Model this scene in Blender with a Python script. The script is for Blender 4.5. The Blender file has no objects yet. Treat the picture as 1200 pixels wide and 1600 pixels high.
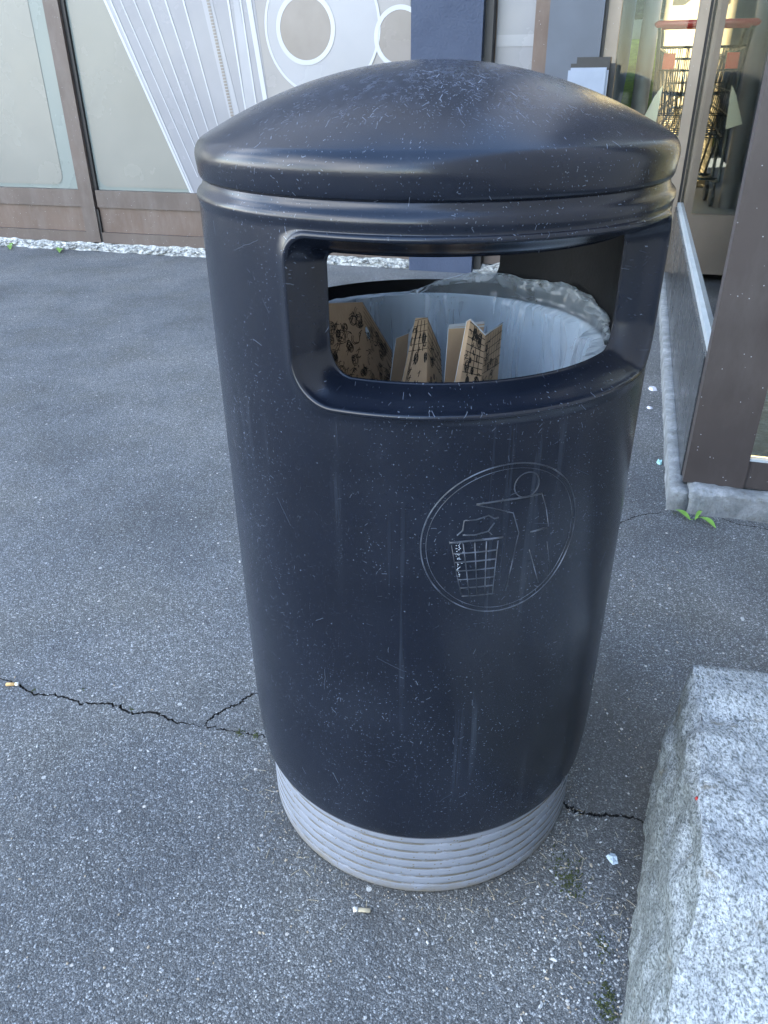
import bpy, bmesh, math, random
from math import sin, cos, pi, radians as RAD
from mathutils import Vector, Matrix, noise
from mathutils.geometry import delaunay_2d_cdt
random.seed(7)
sc = bpy.context.scene
COL = sc.collection

# ------------------------------------------------------------------ camera
FPX = 1200.0
TH, RO = RAD(29.5359), RAD(-0.5356)
CAM = Vector((-0.0654, -1.0472, 1.1487))
FW = Vector((0, cos(TH), -sin(TH))); R0 = Vector((1, 0, 0)); U0 = R0.cross(FW)
RT = cos(RO)*R0 + sin(RO)*U0; UP = -sin(RO)*R0 + cos(RO)*U0
cd = bpy.data.cameras.new('camera'); cam = bpy.data.objects.new('camera', cd); COL.objects.link(cam)
cd.sensor_fit = 'VERTICAL'; cd.sensor_height = 36; cd.lens = 36*FPX/1600
cd.clip_start = 0.02; cd.clip_end = 500
cam.matrix_world = Matrix(((RT.x, UP.x, -FW.x, CAM.x), (RT.y, UP.y, -FW.y, CAM.y), (RT.z, UP.z, -FW.z, CAM.z), (0, 0, 0, 1)))
sc.camera = cam
# ------------------------------------------------------------------ light
SUN_EL, SUN_AZ = RAD(32), RAD(140)         # azimuth from +Y towards +X: the sun stands behind the added blocker slab
sc.view_settings.view_transform = 'Standard'; sc.view_settings.look = 'None'
sc.view_settings.exposure = 3.3; sc.view_settings.gamma = 1
w = bpy.data.worlds.new('World'); sc.world = w; w.use_nodes = True
wn = w.node_tree.nodes; wl = w.node_tree.links
bg = wn['Background']; sky = wn.new('ShaderNodeTexSky'); sky.sky_type = 'NISHITA'; sky.sun_disc = False
sky.sun_elevation = SUN_EL; sky.sun_rotation = SUN_AZ; sky.air_density = 1.0; sky.dust_density = 0.4; sky.ozone_density = 1.0
# unseen white clouds, added for brighter, more neutral light and highlights
wtc = wn.new('ShaderNodeTexCoord'); wmp = wn.new('ShaderNodeMapping'); wmp.inputs['Scale'].default_value = (1.6, 1.6, 3.4)
wnz = wn.new('ShaderNodeTexNoise'); wnz.inputs['Scale'].default_value = 1.5; wnz.inputs['Detail'].default_value = 7; wnz.inputs['Roughness'].default_value = .55
wrp = wn.new('ShaderNodeValToRGB'); wrp.color_ramp.elements[0].position = .44; wrp.color_ramp.elements[1].position = .64
wmx = wn.new('ShaderNodeMix'); wmx.data_type = 'RGBA'; wmx.inputs[7].default_value = (9.0, 9.2, 9.6, 1)
wl.new(wtc.outputs['Generated'], wmp.inputs[0]); wl.new(wmp.outputs[0], wnz.inputs[0]); wl.new(wnz.outputs[0], wrp.inputs[0])
wsp = wn.new('ShaderNodeSeparateXYZ'); wl.new(wtc.outputs['Generated'], wsp.inputs[0])
wel = wn.new('ShaderNodeMapRange'); wl.new(wsp.outputs[2], wel.inputs[0]); wel.inputs[1].default_value = .80; wel.inputs[2].default_value = .45   # added clouds kept low, so the dome mirrors a clear zenith
wml = wn.new('ShaderNodeMath'); wml.operation = 'MULTIPLY'; wl.new(wrp.outputs[0], wml.inputs[0]); wl.new(wel.outputs[0], wml.inputs[1])
wl.new(wml.outputs[0], wmx.inputs[0]); wl.new(sky.outputs[0], wmx.inputs[6]); wl.new(wmx.outputs[2], bg.inputs[0]); bg.inputs[1].default_value = 0.12
sl = bpy.data.lights.new('sun', 'SUN'); sl.energy = 4; sl.angle = RAD(0.5); sl.color = (1, .94, .85)
so = bpy.data.objects.new('sun', sl); COL.objects.link(so)
sdir = Vector((sin(SUN_AZ)*cos(SUN_EL), cos(SUN_AZ)*cos(SUN_EL), sin(SUN_EL)))
so.rotation_euler = sdir.to_track_quat('Z', 'Y').to_euler()

# ------------------------------------------------------------------ measuring helpers (photo pixel -> point on a known plane)
def ray(x, y): return FW + RT*((x-600)/FPX) - UP*((y-800)/FPX)
def on_z(x, y, z=0.0):
    v = ray(x, y); return CAM + v*((z-CAM.z)/v.z)
def on_y(x, y, Y):
    v = ray(x, y); return CAM + v*((Y-CAM.y)/v.y)
BA = RAD(17)
BU = Vector((cos(BA), -sin(BA), 0)); BN = Vector((sin(BA), cos(BA), 0)); BQ = Vector((.838, 1.012, 0))
T = 3.12
def W(s, t, z): return BQ + BU*s + BN*t + Vector((0, 0, z))
def fac(x, y, t=T):
    v = ray(x, y); k = ((BQ+BN*t-CAM) @ BN)/(v @ BN) if False else (BQ+BN*t-CAM).dot(BN)/v.dot(BN)
    d = CAM + v*k - BQ; return d.dot(BU), d.z
def cyl(x, y, r=.29):
    v = ray(x, y); a = v.x**2+v.y**2; b = CAM.x*v.x+CAM.y*v.y; c = CAM.x**2+CAM.y**2-r*r
    k = (-b-math.sqrt(max(0, b*b-a*c)))/a; P = CAM+v*k
    return math.atan2(P.x, -P.y), P.z
def CP(r, phi, z): return Vector((r*sin(phi), -r*cos(phi), z))

# ------------------------------------------------------------------ object helpers
def link(o, parent=None):
    COL.objects.link(o)
    if parent: o.parent = parent
    return o
def tag(o, label=None, cat=None, group=None, kind=None):
    if label: o['label'] = label
    if cat: o['category'] = cat
    if group: o['group'] = group
    if kind: o['kind'] = kind
    return o
def empty(name, loc, label, cat, group=None):
    o = bpy.data.objects.new(name, None); o.location = loc; o.empty_display_size = .1; link(o)
    return tag(o, label, cat, group)
def mobj(name, bm, mats, parent=None, smooth=False, base=None):
    """bm is in world coordinates; base = origin"""
    me = bpy.data.meshes.new(name)
    if base is None: base = parent.location.copy() if parent else Vector((0, 0, 0))
    off = base
    bmesh.ops.translate(bm, verts=bm.verts, vec=-off)
    bm.to_mesh(me); bm.free()
    for m in (mats if isinstance(mats, (list, tuple)) else [mats]): me.materials.append(m)
    if smooth: me.polygons.foreach_set('use_smooth', [True]*len(me.polygons))
    o = bpy.data.objects.new(name, me); link(o)
    if parent:
        o.parent = parent; o.location = base - world_loc(parent)
    else: o.location = base
    return o
def world_loc(o):
    l = o.location.copy()
    while o.parent: o = o.parent; l += o.location
    return l
def part(name, bm, mats, parent, smooth=False): return mobj(name, bm, mats, parent, smooth, world_loc(parent))
def BM(): return bmesh.new()
def box(bm, s0, s1, t0, t1, z0, z1, fn=W, mi=0, bev=0):
    vs = [bm.verts.new(fn(s, t, z)) for z in (z0, z1) for s, t in ((s0, t0), (s1, t0), (s1, t1), (s0, t1))]
    fs = [(3, 2, 1, 0), (4, 5, 6, 7), (0, 1, 5, 4), (1, 2, 6, 5), (2, 3, 7, 6), (3, 0, 4, 7)]
    ff = []
    for f in fs:
        q = bm.faces.new([vs[i] for i in f]); q.material_index = mi; ff.append(q)
    if bev:
        es = list({e for f in ff for e in f.edges})
        bmesh.ops.bevel(bm, geom=es, offset=bev, segments=2, affect='EDGES', clamp_overlap=True)
    return bm
def tube(bm, pts, r, n=6, closed=False, mi=0, cap=True):
    pts = [Vector(p) for p in pts]; rings = []; N = len(pts)
    prev = None
    for i, p in enumerate(pts):
        if closed: d = pts[(i+1) % N]-pts[i-1]
        else: d = pts[min(i+1, N-1)]-pts[max(i-1, 0)]
        if d.length < 1e-9: d = Vector((0, 0, 1))
        d.normalize()
        if prev is None:
            a = Vector((0, 0, 1)) if abs(d.z) < .9 else Vector((1, 0, 0))
            x = d.cross(a).normalized()
        else: x = (prev - d*prev.dot(d)).normalized()
        prev = x; y = d.cross(x)
        rr = r[i] if isinstance(r, (list, tuple)) else r
        rings.append([bm.verts.new(p + (x*cos(2*pi*k/n)+y*sin(2*pi*k/n))*rr) for k in range(n)])
    M = N if closed else N-1
    for i in range(M):
        a, b = rings[i], rings[(i+1) % N]
        for k in range(n):
            bm.faces.new((a[k], a[(k+1) % n], b[(k+1) % n], b[k])).material_index = mi
    if cap and not closed:
        bm.faces.new(list(reversed(rings[0]))).material_index = mi; bm.faces.new(rings[-1]).material_index = mi
def revolve(bm, prof, n=360, c=Vector((0, 0, 0)), mi=0):
    rings = []
    for r, z in prof:
        if r < 1e-5: rings.append([bm.verts.new(c+Vector((0, 0, z)))])
        else: rings.append([bm.verts.new(c+CP(r, 2*pi*k/n, z)) for k in range(n)])
    for a, b in zip(rings, rings[1:]):
        for k in range(n):
            k2 = (k+1) % n
            if len(a) == 1 and len(b) == 1: continue
            if len(a) == 1: f = bm.faces.new((a[0], b[k2], b[k]))
            elif len(b) == 1: f = bm.faces.new((a[k], a[k2], b[0]))
            else: f = bm.faces.new((a[k], a[k2], b[k2], b[k]))
            f.material_index = mi
def smoothpts(pts, n=8):
    out = []; N = len(pts)
    for i in range(N-1):
        p0, p1, p2, p3 = [Vector(pts[max(0, min(N-1, j))]) for j in (i-1, i, i+1, i+2)]
        for k in range(n):
            t = k/n
            out.append(.5*((2*p1)+(-p0+p2)*t+(2*p0-5*p1+4*p2-p3)*t*t+(-p0+3*p1-3*p2+p3)*t**3))
    out.append(Vector(pts[-1])); return out
def fnoise(x, y=0, z=0): return noise.noise(Vector((x, y, z)))

# ------------------------------------------------------------------ materials
class Mat:
    def __init__(s, name, rough=.6, col=(.5, .5, .5), spec=.5, metal=0):
        s.m = bpy.data.materials.new(name); s.m.use_nodes = True; s.t = s.m.node_tree; s.n = s.t.nodes
        s.b = s.n['Principled BSDF']; s.b.inputs['Roughness'].default_value = rough
        s.b.inputs['Base Color'].default_value = (*col, 1); s.b.inputs['Metallic'].default_value = metal
        s.b.inputs['Specular IOR Level'].default_value = spec
        s.tc = s.n.new('ShaderNodeTexCoord').outputs['Object']
    def L(s, a, b): s.t.links.new(a, b)
    def map(s, scale=(1, 1, 1), rot=(0, 0, 0), src=None):
        m = s.n.new('ShaderNodeMapping'); m.inputs['Scale'].default_value = scale; m.inputs['Rotation'].default_value = rot
        s.L(src or s.tc, m.inputs[0]); return m.outputs[0]
    def noise(s, scale, detail=4, rough=.55, src=None, dist=0):
        n = s.n.new('ShaderNodeTexNoise'); n.inputs['Scale'].default_value = scale; n.inputs['Detail'].default_value = detail
        n.inputs['Roughness'].default_value = rough; n.inputs['Distortion'].default_value = dist; s.L(src or s.tc, n.inputs[0]); return n.outputs[0]
    def vor(s, scale, feature='F1', src=None, out='Distance', rnd=1):
        n = s.n.new('ShaderNodeTexVoronoi'); n.feature = feature; n.inputs['Scale'].default_value = scale
        n.inputs['Randomness'].default_value = rnd
        s.L(src or s.tc, n.inputs[0]); return n.outputs[out]
    def ramp(s, f, stops, interp='LINEAR'):
        r = s.n.new('ShaderNodeValToRGB'); e = r.color_ramp.elements; r.color_ramp.interpolation = interp
        while len(e) < len(stops): e.new(.5)
        for k, (p, c) in enumerate(stops):
            e[k].position = p
            c = (c, c, c) if isinstance(c, (int, float)) else c
            e[k].color = (*c, 1)
        s.L(f, r.inputs[0]); return r.outputs[0]
    def math(s, op, a, b=None, clamp=False):
        n = s.n.new('ShaderNodeMath'); n.operation = op; n.use_clamp = clamp
        for i, v in enumerate((a, b)):
            if v is None: continue
            if isinstance(v, (int, float)): n.inputs[i].default_value = v
            else: s.L(v, n.inputs[i])
        return n.outputs[0]
    def mix(s, fac, a, b, mode='MIX'):
        n = s.n.new('ShaderNodeMix'); n.data_type = 'RGBA'; n.blend_type = mode; n.clamp_result = True
        for i, v in ((0, fac), (6, a), (7, b)):
            if isinstance(v, (int, float)): n.inputs[i].default_value = v if i == 0 else (v, v, v, 1)
            elif isinstance(v, tuple): n.inputs[i].default_value = (*v, 1)
            else: s.L(v, n.inputs[i])
        return n.outputs[2]
    def sep(s, src=None):
        n = s.n.new('ShaderNodeSeparateXYZ'); s.L(src or s.tc, n.inputs[0]); return n.outputs
    def comb(s, x, y, z):
        n = s.n.new('ShaderNodeCombineXYZ')
        for i, v in enumerate((x, y, z)):
            if isinstance(v, (int, float)): n.inputs[i].default_value = v
            else: s.L(v, n.inputs[i])
        return n.outputs[0]
    def color(s, c): s.L(c, s.b.inputs['Base Color'])
    def rough(s, r): s.L(r, s.b.inputs['Roughness'])
    def bump(s, h, strength=.5, dist=.002, prev=None):
        n = s.n.new('ShaderNodeBump'); n.inputs['Strength'].default_value = strength; n.inputs['Distance'].default_value = dist
        s.L(h, n.inputs['Height'])
        if prev: s.L(prev, n.inputs['Normal'])
        s.L(n.outputs[0], s.b.inputs['Normal']); return n.outputs[0]

def flat(name, col, rough=.6, var=.12, sc_=12, bump=0, metal=0, spec=.5, bsc=200):
    m = Mat(name, rough, col, spec, metal)
    n = m.noise(sc_, 5)
    m.color(m.ramp(n, [(.3, tuple(c*(1-var) for c in col)), (.7, tuple(min(1, c*(1+var)) for c in col))]))
    if bump: m.bump(m.noise(bsc, 3), bump, .002)
    return m.m

def asphalt():
    m = Mat('asphalt', .85)
    base = m.ramp(m.noise(1.5, 7, .62), [(.36, (.098, .105, .110)), (.48, (.135, .144, .150)), (.64, (.185, .191, .190))])
    base = m.mix(m.ramp(m.noise(3.3, 4), [(.45, 0), (.75, .5)]), base, (.118, .116, .098))
    wc = m.mix(.03, m.tc, m.noise(40, 2))
    v1c = m.vor(340, out='Color'); v1d = m.vor(340)
    g = m.sep(v1c)[0]
    stone = m.ramp(g, [(0, .38), (.35, .75), (.7, 1.15), (.88, 1.75), (1, 3.3)])
    c = m.mix(1, base, stone, 'MULTIPLY')
    # separate multiply node for over-1 values
    vm = m.n.new('ShaderNodeVectorMath'); vm.operation = 'MULTIPLY'; m.L(base, vm.inputs[0])
    sc1 = m.math('MULTIPLY', m.math('POWER', g, 5), 1.6); sc1 = m.math('ADD', sc1, .72)
    m.L(m.comb(sc1, sc1, sc1), vm.inputs[1]); c = vm.outputs[0]
    v2 = m.vor(620, out='Color'); g2 = m.sep(v2)[1]
    sc2 = m.math('ADD', m.math('MULTIPLY', m.math('POWER', g2, 2), 1.1), .56)
    vm2 = m.n.new('ShaderNodeVectorMath'); vm2.operation = 'MULTIPLY'; m.L(c, vm2.inputs[0]); m.L(m.comb(sc2, sc2, sc2), vm2.inputs[1]); c = vm2.outputs[0]
    # gaps between the stones
    gap = m.ramp(m.vor(340, 'DISTANCE_TO_EDGE'), [(0, .62), (.1, 1)])
    c = m.mix(1, c, gap, 'MULTIPLY')
    # shade painted into the asphalt: between the bin and the block, and round the bin
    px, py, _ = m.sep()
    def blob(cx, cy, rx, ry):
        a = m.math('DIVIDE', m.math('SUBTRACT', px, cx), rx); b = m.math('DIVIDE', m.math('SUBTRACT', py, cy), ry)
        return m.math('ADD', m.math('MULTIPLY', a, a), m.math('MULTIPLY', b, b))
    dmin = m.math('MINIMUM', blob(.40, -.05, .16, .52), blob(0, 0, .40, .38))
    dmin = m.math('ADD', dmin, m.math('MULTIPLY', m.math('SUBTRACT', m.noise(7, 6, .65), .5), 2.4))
    painted_shade = m.ramp(dmin, [(.25, .52), (1.0, 0)])
    c = m.mix(painted_shade, c, (.052, .050, .044))
    c = m.mix(m.ramp(m.noise(22, 5, .7), [(.58, 0), (.74, .35)]), c, (.07, .068, .056))
    # sparse pale grit
    p = m.vor(95, out='Color'); pd = m.vor(95)
    pm = m.math('MULTIPLY', m.math('GREATER_THAN', m.sep(p)[0], .93), m.math('LESS_THAN', pd, m.math('MULTIPLY', m.sep(p)[1], .34)))
    c = m.mix(pm, c, m.mix(m.sep(p)[2], (.34, .36, .38), (.5, .47, .42)))
    q = m.vor(42, out='Color'); qd = m.vor(42)
    qm = m.math('MULTIPLY', m.math('GREATER_THAN', m.sep(q)[0], .965), m.math('LESS_THAN', qd, m.math('MULTIPLY', m.sep(q)[1], .2)))
    c = m.mix(qm, c, (.42, .42, .40))
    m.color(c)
    h = m.math('ADD', m.math('MULTIPLY', m.math('SUBTRACT', 1, v1d), 1.0), m.math('MULTIPLY', m.math('SUBTRACT', 1, m.vor(95)), .8))
    b1 = m.bump(h, .5, .002)
    m.bump(m.noise(14, 4), .35, .01, b1)
    m.b.inputs['Roughness'].default_value = .72
    return m.m
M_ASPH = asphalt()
M_CRACK = flat('crack_dirt', (.018, .018, .016), 1, .4, 90, .6)

def dashes(m, vec, scale, keep, along, across, bias=1.0, base_ang=0.0):
    """short straight nicks: one per cell, each with its own direction and length (vec is a 2-D chart in metres)"""
    v = m.n.new('ShaderNodeTexVoronoi'); v.voronoi_dimensions = '2D'; v.inputs['Scale'].default_value = scale; m.L(vec, v.inputs[0])
    d = m.n.new('ShaderNodeVectorMath'); d.operation = 'SUBTRACT'; m.L(vec, d.inputs[0]); m.L(v.outputs['Position'], d.inputs[1])
    dx, dy, _ = m.sep(d.outputs[0]); c = m.sep(v.outputs['Color'])
    a = m.math('ADD', m.math('MULTIPLY', m.math('SUBTRACT', c[0], .5), 6.283*bias/2), base_ang)
    ca, sa = m.math('COSINE', a), m.math('SINE', a)
    u = m.math('ABSOLUTE', m.math('ADD', m.math('MULTIPLY', dx, ca), m.math('MULTIPLY', dy, sa)))
    w = m.math('ABSOLUTE', m.math('SUBTRACT', m.math('MULTIPLY', dy, ca), m.math('MULTIPLY', dx, sa)))
    ln = m.math('MULTIPLY', m.math('POWER', c[2], 3), along)
    ln = m.math('ADD', ln, across)
    k = m.math('MULTIPLY', m.math('LESS_THAN', u, ln), m.math('LESS_THAN', w, across))
    return m.math('MULTIPLY', m.math('MULTIPLY', k, m.math('GREATER_THAN', c[1], 1-keep)), m.math('ADD', m.math('MULTIPLY', c[2], .6), .4))
def plastic():
    m = Mat('black_polyethylene', .30, spec=.45)
    base = m.ramp(m.noise(6, 5), [(.3, (.0042, .0064, .0125)), (.7, (.0075, .0110, .0200))])
    x, y, z = m.sep()
    ang = m.math('ARCTAN2', x, m.math('MULTIPLY', y, -1))
    wob = m.noise(30, 2)
    cy2 = m.comb(m.math('MULTIPLY', ang, .29), z, 0)
    cy = m.comb(m.math('MULTIPLY', ang, .29), 0, z)
    st = m.noise(1, 4, .6, m.map((60, 1, 1.8), src=cy))
    st2 = m.noise(1, 3, .5, m.map((6, 1, 1.6), src=cy))
    stm = m.math('MULTIPLY', m.ramp(st, [(.54, 0), (.74, .26)]), m.ramp(st2, [(.48, 0), (.62, 1)]))
    lowm = m.ramp(z, [(.80, 1), (.84, 0)])
    stm = m.math('MULTIPLY', stm, lowm)
    c = m.mix(stm, base, (.13, .165, .22))
    bl = m.ramp(m.noise(5, 6, .6), [(.48, 0), (.78, .10)])
    c = m.mix(bl, c, (.075, .095, .135))
    # the dome: bloom rubbed in streaks that run from the crown
    n = m.n.new('ShaderNodeMapRange'); m.L(m.math('ADD', z, m.math('MULTIPLY', m.noise(9, 5), .05)), n.inputs[0]); n.inputs[1].default_value = 1.125; n.inputs[2].default_value = 1.180
    dm = n.outputs[0]
    rad = m.math('SQRT', m.math('ADD', m.math('MULTIPLY', x, x), m.math('MULTIPLY', y, y)))
    pol = m.comb(m.math('MULTIPLY', ang, .16), rad, 0)
    scuff = m.ramp(m.noise(1, 6, .75, m.map((110, 26, 1), src=pol)), [(.50, 0), (.72, .9)])
    scuff2 = m.ramp(m.noise(95, 5, .75), [(.52, 0), (.68, .9)])
    dsc = m.math('MULTIPLY', m.math('ADD', m.math('MULTIPLY', scuff, .55), m.math('MULTIPLY', scuff2, .55)), dm, True)
    c = m.mix(m.math('MULTIPLY', dsc, .7), c, (.12, .15, .22))
    xy = m.comb(x, y, 0)
    dd = m.math('MAXIMUM', dashes(m, pol, 120, .42, .006, .00035, .5, 1.57), dashes(m, xy, 70, .25, .008, .00045, 1.2, .8))
    dd = m.math('MAXIMUM', dd, dashes(m, xy, 210, .5, .0015, .0004, 2))
    dd = m.math('MULTIPLY', m.math('MULTIPLY', dd, dm), m.ramp(m.noise(11, 3), [(.38, .15), (.55, 1)]))
    c = m.mix(m.math('MULTIPLY', dd, .8), c, (.30, .36, .46))
    # body nicks
    zone = m.ramp(m.noise(5, 3), [(.42, .12), (.60, 1)])
    wv = m.n.new('ShaderNodeVectorMath'); wv.operation = 'ADD'; m.L(cy2, wv.inputs[0])
    w2 = m.math('MULTIPLY', wob, .012); m.L(m.comb(w2, m.math('MULTIPLY', w2, -.6), 0), wv.inputs[1]); cw = wv.outputs[0]
    k = dashes(m, cw, 150, .12, .0030, .00030, 2)
    k = m.math('MAXIMUM', k, dashes(m, cw, 260, .22, .0008, .00030, 2))
    k = m.math('MULTIPLY', k, zone)
    k = m.math('MAXIMUM', k, dashes(m, cw, 45, .07, .012, .00022, .9, 1.5))
    k = m.math('MAXIMUM', k, m.math('MULTIPLY', dashes(m, cw, 16, .25, .04, .00022, 1.1, 1.1), .35))
    k = m.math('MAXIMUM', k, dashes(m, cw, 75, .07, .0003, .0006, 2))
    c = m.mix(m.math('MULTIPLY', m.math('MULTIPLY', k, .46), m.math('SUBTRACT', 1, dm)), c, (.26, .31, .39))
    m.color(c)
    r = m.ramp(m.noise(22, 5), [(.3, .19), (.7, .26)])
    r = m.mix(m.math('MAXIMUM', dsc, stm), r, (.46, .46, .46)); m.rough(r)
    b1 = m.bump(m.noise(800, 2), .12, .0006)
    m.bump(m.noise(9, 2), .10, .003, b1)
    return m.m
M_PLAS = plastic()
def linemat():
    m = Mat('worn_glint_edge', .3)
    m.color(m.ramp(m.noise(38, 4), [(.34, (.016, .021, .030)), (.48, (.034, .042, .055)), (.62, (.095, .115, .150))])); return m.m  # worn tone, with the relief's bright and dark edges painted in as noise
M_LINE = linemat()
M_INK = flat('shaded_inner_plastic', (.004, .005, .007), .6, .2, 30, .2, spec=.25)  # wall plastic made darker, painting in the shade inside the bin

def footmat():
    m = Mat('grey_cast_foot', .6)
    c = m.ramp(m.noise(9, 6, .65), [(.3, (.165, .185, .220)), (.7, (.220, .242, .288))])
    x, y, z = m.sep()
    ang = m.math('ARCTAN2', x, m.math('MULTIPLY', y, -1))
    cy = m.comb(m.math('MULTIPLY', ang, .27), 0, z)
    st = m.noise(1, 5, .6, m.map((14, 1, 190), src=cy))
    c = m.mix(m.ramp(st, [(.58, 0), (.72, .5)]), c, (.17, .16, .14))
    v = m.vor(210, out='Color')
    c = m.mix(m.math('MULTIPLY', m.math('GREATER_THAN', m.sep(v)[0], .86), m.math('LESS_THAN', m.vor(210), .3)), c, (.13, .11, .08))
    fr = m.math('FRACT', m.math('DIVIDE', m.math('SUBTRACT', m.math('ADD', z, m.math('MULTIPLY', m.noise(60, 3), .0009)), .0075), .0195))
    gm = m.math('MULTIPLY', m.math('GREATER_THAN', fr, .77), m.ramp(m.noise(1, 5, .7, m.map((16, 1, 60), src=cy)), [(.40, 0), (.52, .9)]))
    c = m.mix(gm, c, (.085, .075, .055))
    low = m.n.new('ShaderNodeMapRange'); m.L(m.math('SUBTRACT', z, m.math('MULTIPLY', m.noise(40, 4), .05)), low.inputs[0]); low.inputs[1].default_value = .0; low.inputs[2].default_value = -.025
    c = m.mix(low.outputs[0], c, (.16, .145, .12))
    m.color(c); m.bump(m.noise(260, 4), .35, .0015); return m.m
M_FOOT = footmat()

def granite():
    m = Mat('granite', .8, spec=.3)
    w1 = m.noise(1, 7, .74, m.map((230, 130, 230), (.3, .2, .5)), dist=.4)
    w2 = m.noise(1, 5, .6, m.map((330, 210, 330), (.1, .5, .9)))
    c = m.ramp(w1, [(.37, (.10, .12, .125)), (.44, (.32, .35, .37)), (.50, (.46, .50, .53)), (.68, (.68, .73, .76))])
    c = m.mix(m.ramp(w2, [(.38, .8), (.5, 0)]), c, (.11, .13, .125))
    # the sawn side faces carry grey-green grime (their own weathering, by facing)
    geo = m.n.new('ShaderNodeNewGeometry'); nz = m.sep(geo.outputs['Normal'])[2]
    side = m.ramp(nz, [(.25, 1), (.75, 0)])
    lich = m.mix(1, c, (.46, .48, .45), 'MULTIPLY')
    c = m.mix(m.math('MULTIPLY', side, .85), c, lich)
    st = m.ramp(m.noise(16, 5, .7), [(.60, 0), (.68, .7)])
    c = m.mix(st, c, (.22, .20, .15))
    m.color(c)
    b1 = m.bump(m.noise(1, 6, .7, m.map((150, 85, 150), (.3, .2, .5)), dist=.5), 1, .006)
    m.bump(m.noise(420, 3), .4, .0015, b1); return m.m
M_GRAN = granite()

def rubblemat():
    m = Mat('crumbled_mortar', .95)
    c = m.ramp(m.noise(26, 6, .7), [(.34, (.12, .12, .11)), (.46, (.34, .35, .33)), (.6, (.66, .67, .64))])
    m.color(c); m.bump(m.noise(60, 6, .7), 1, .02); return m.m
M_RUB = rubblemat()
def concretemat():
    m = Mat('concrete', .9)
    c = m.ramp(m.noise(14, 7, .7), [(.3, (.12, .13, .135)), (.55, (.23, .25, .26)), (.72, (.40, .42, .44))])
    c = m.mix(m.ramp(m.noise(48, 5, .7), [(.55, 0), (.7, .7)]), c, (.12, .12, .10))
    m.color(c); m.bump(m.noise(50, 6, .7), .9, .01); return m.m
M_CONC = concretemat()
def brownmetal(name, col, rough=.42, dust=.35):
    dust *= .45
    m = Mat(name, rough, metal=0, spec=.35)
    c = m.ramp(m.noise(3, 4), [(.3, tuple(v*.85 for v in col)), (.7, tuple(v*1.15 for v in col))])
    d = m.math('MULTIPLY', m.ramp(m.noise(1, 6, .7, m.map((9, 9, 3))), [(.45, 0), (.75, 1)]), dust)
    c = m.mix(d, c, (.26, .25, .24))
    v = m.vor(110, out='Color')
    c = m.mix(m.math('MULTIPLY', m.math('GREATER_THAN', m.sep(v)[0], .94), m.math('LESS_THAN', m.vor(110), .16)), c, (.4, .42, .44))
    m.color(c); m.rough(m.ramp(m.noise(5, 5), [(.3, rough*.8), (.7, rough*1.3)])); return m.m
M_BROWN = brownmetal('brown_aluminium', (.088, .068, .058))
M_BROWND = brownmetal('dark_brown_aluminium', (.060, .050, .047), .38, .25)
M_ORANGE = brownmetal('copper_brown_panel', (.105, .074, .058), .5, .4)
M_TAN = brownmetal('tan_aluminium', (.22, .185, .145), .4, .2)
M_GASK = flat('black_gasket', (.012, .012, .013), .5)
M_ALU = flat('pale_aluminium', (.42, .47, .50), .35, .1, 20)
def bluemat():
    m = Mat('blue_grey_paint', .55, spec=.25)
    m.color(m.ramp(m.noise(5, 5), [(.3, (.032, .046, .082)), (.7, (.044, .060, .100))]))
    m.bump(m.noise(70, 4), .6, .006); return m.m
M_BLUE = bluemat()
M_BLUEL = flat('light_blue_grey_panel', (.060, .074, .100), .5, .1, 6, .1)
M_BOXF = flat('pale_blue_grey_box', (.20, .24, .31), .45, .1, 10)
def filmmat(name, a, b, sc_=1.2, rough=.22):
    m = Mat(name, rough, spec=.35)
    m.color(m.ramp(m.noise(sc_, 3), [(.3, a), (.7, b)])); m.rough(m.ramp(m.noise(3, 5), [(.3, rough*.7), (.7, rough*1.5)])); return m.m
M_FILM = filmmat('frosted_film', (0.178, 0.178, 0.158), (0.212, 0.210, 0.185))
M_FILM2 = filmmat('frosted_film_print', (0.198, 0.192, 0.189), (0.237, 0.230, 0.227), 2.5)
M_GREENGL = filmmat('greenish_glass', (0.160, 0.186, 0.173), (0.186, 0.211, 0.198))
M_PRW = filmmat('print_white', (0.350, 0.365, 0.387), (0.399, 0.412, 0.430), 2)
M_PRL = filmmat('print_pale_lilac', (0.194, 0.198, 0.216), (0.231, 0.234, 0.250), 2.5)
M_PRH = filmmat('print_light', (0.243, 0.250, 0.267), (0.280, 0.286, 0.304), 2.5)
M_PRT = filmmat('print_taupe', (0.160, 0.144, 0.131), (0.192, 0.173, 0.160), 6)
M_BLOCKER = flat('pale_blocker_render', (.36, .35, .33), .9, .1, 3, .3)  # pale tone of the added sun blocker, for warm fill
M_SIDE = brownmetal('dark_side_metal', (.040, .044, .048), .25, .25)
def glass(name='window_glass', tint=(.90, .95, .93), ior=1.32):
    m = bpy.data.materials.new(name); m.use_nodes = True; t = m.node_tree; n = t.nodes; n.clear()
    o = n.new('ShaderNodeOutputMaterial'); mx = n.new('ShaderNodeMixShader'); tr = n.new('ShaderNodeBsdfTransparent'); gl = n.new('ShaderNodeBsdfGlossy')
    fr = n.new('ShaderNodeFresnel'); fr.inputs[0].default_value = ior
    nz = n.new('ShaderNodeTexNoise'); nz.inputs['Scale'].default_value = 2; bp = n.new('ShaderNodeBump'); bp.inputs['Strength'].default_value = .03; bp.inputs['Distance'].default_value = .01
    t.links.new(nz.outputs[0], bp.inputs['Height']); t.links.new(bp.outputs[0], gl.inputs['Normal'])
    tr.inputs[0].default_value = (*tint, 1); gl.inputs['Roughness'].default_value = .02
    t.links.new(fr.outputs[0], mx.inputs[0]); t.links.new(tr.outputs[0], mx.inputs[1]); t.links.new(gl.outputs[0], mx.inputs[2]); t.links.new(mx.outputs[0], o.inputs[0])
    return m
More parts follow.
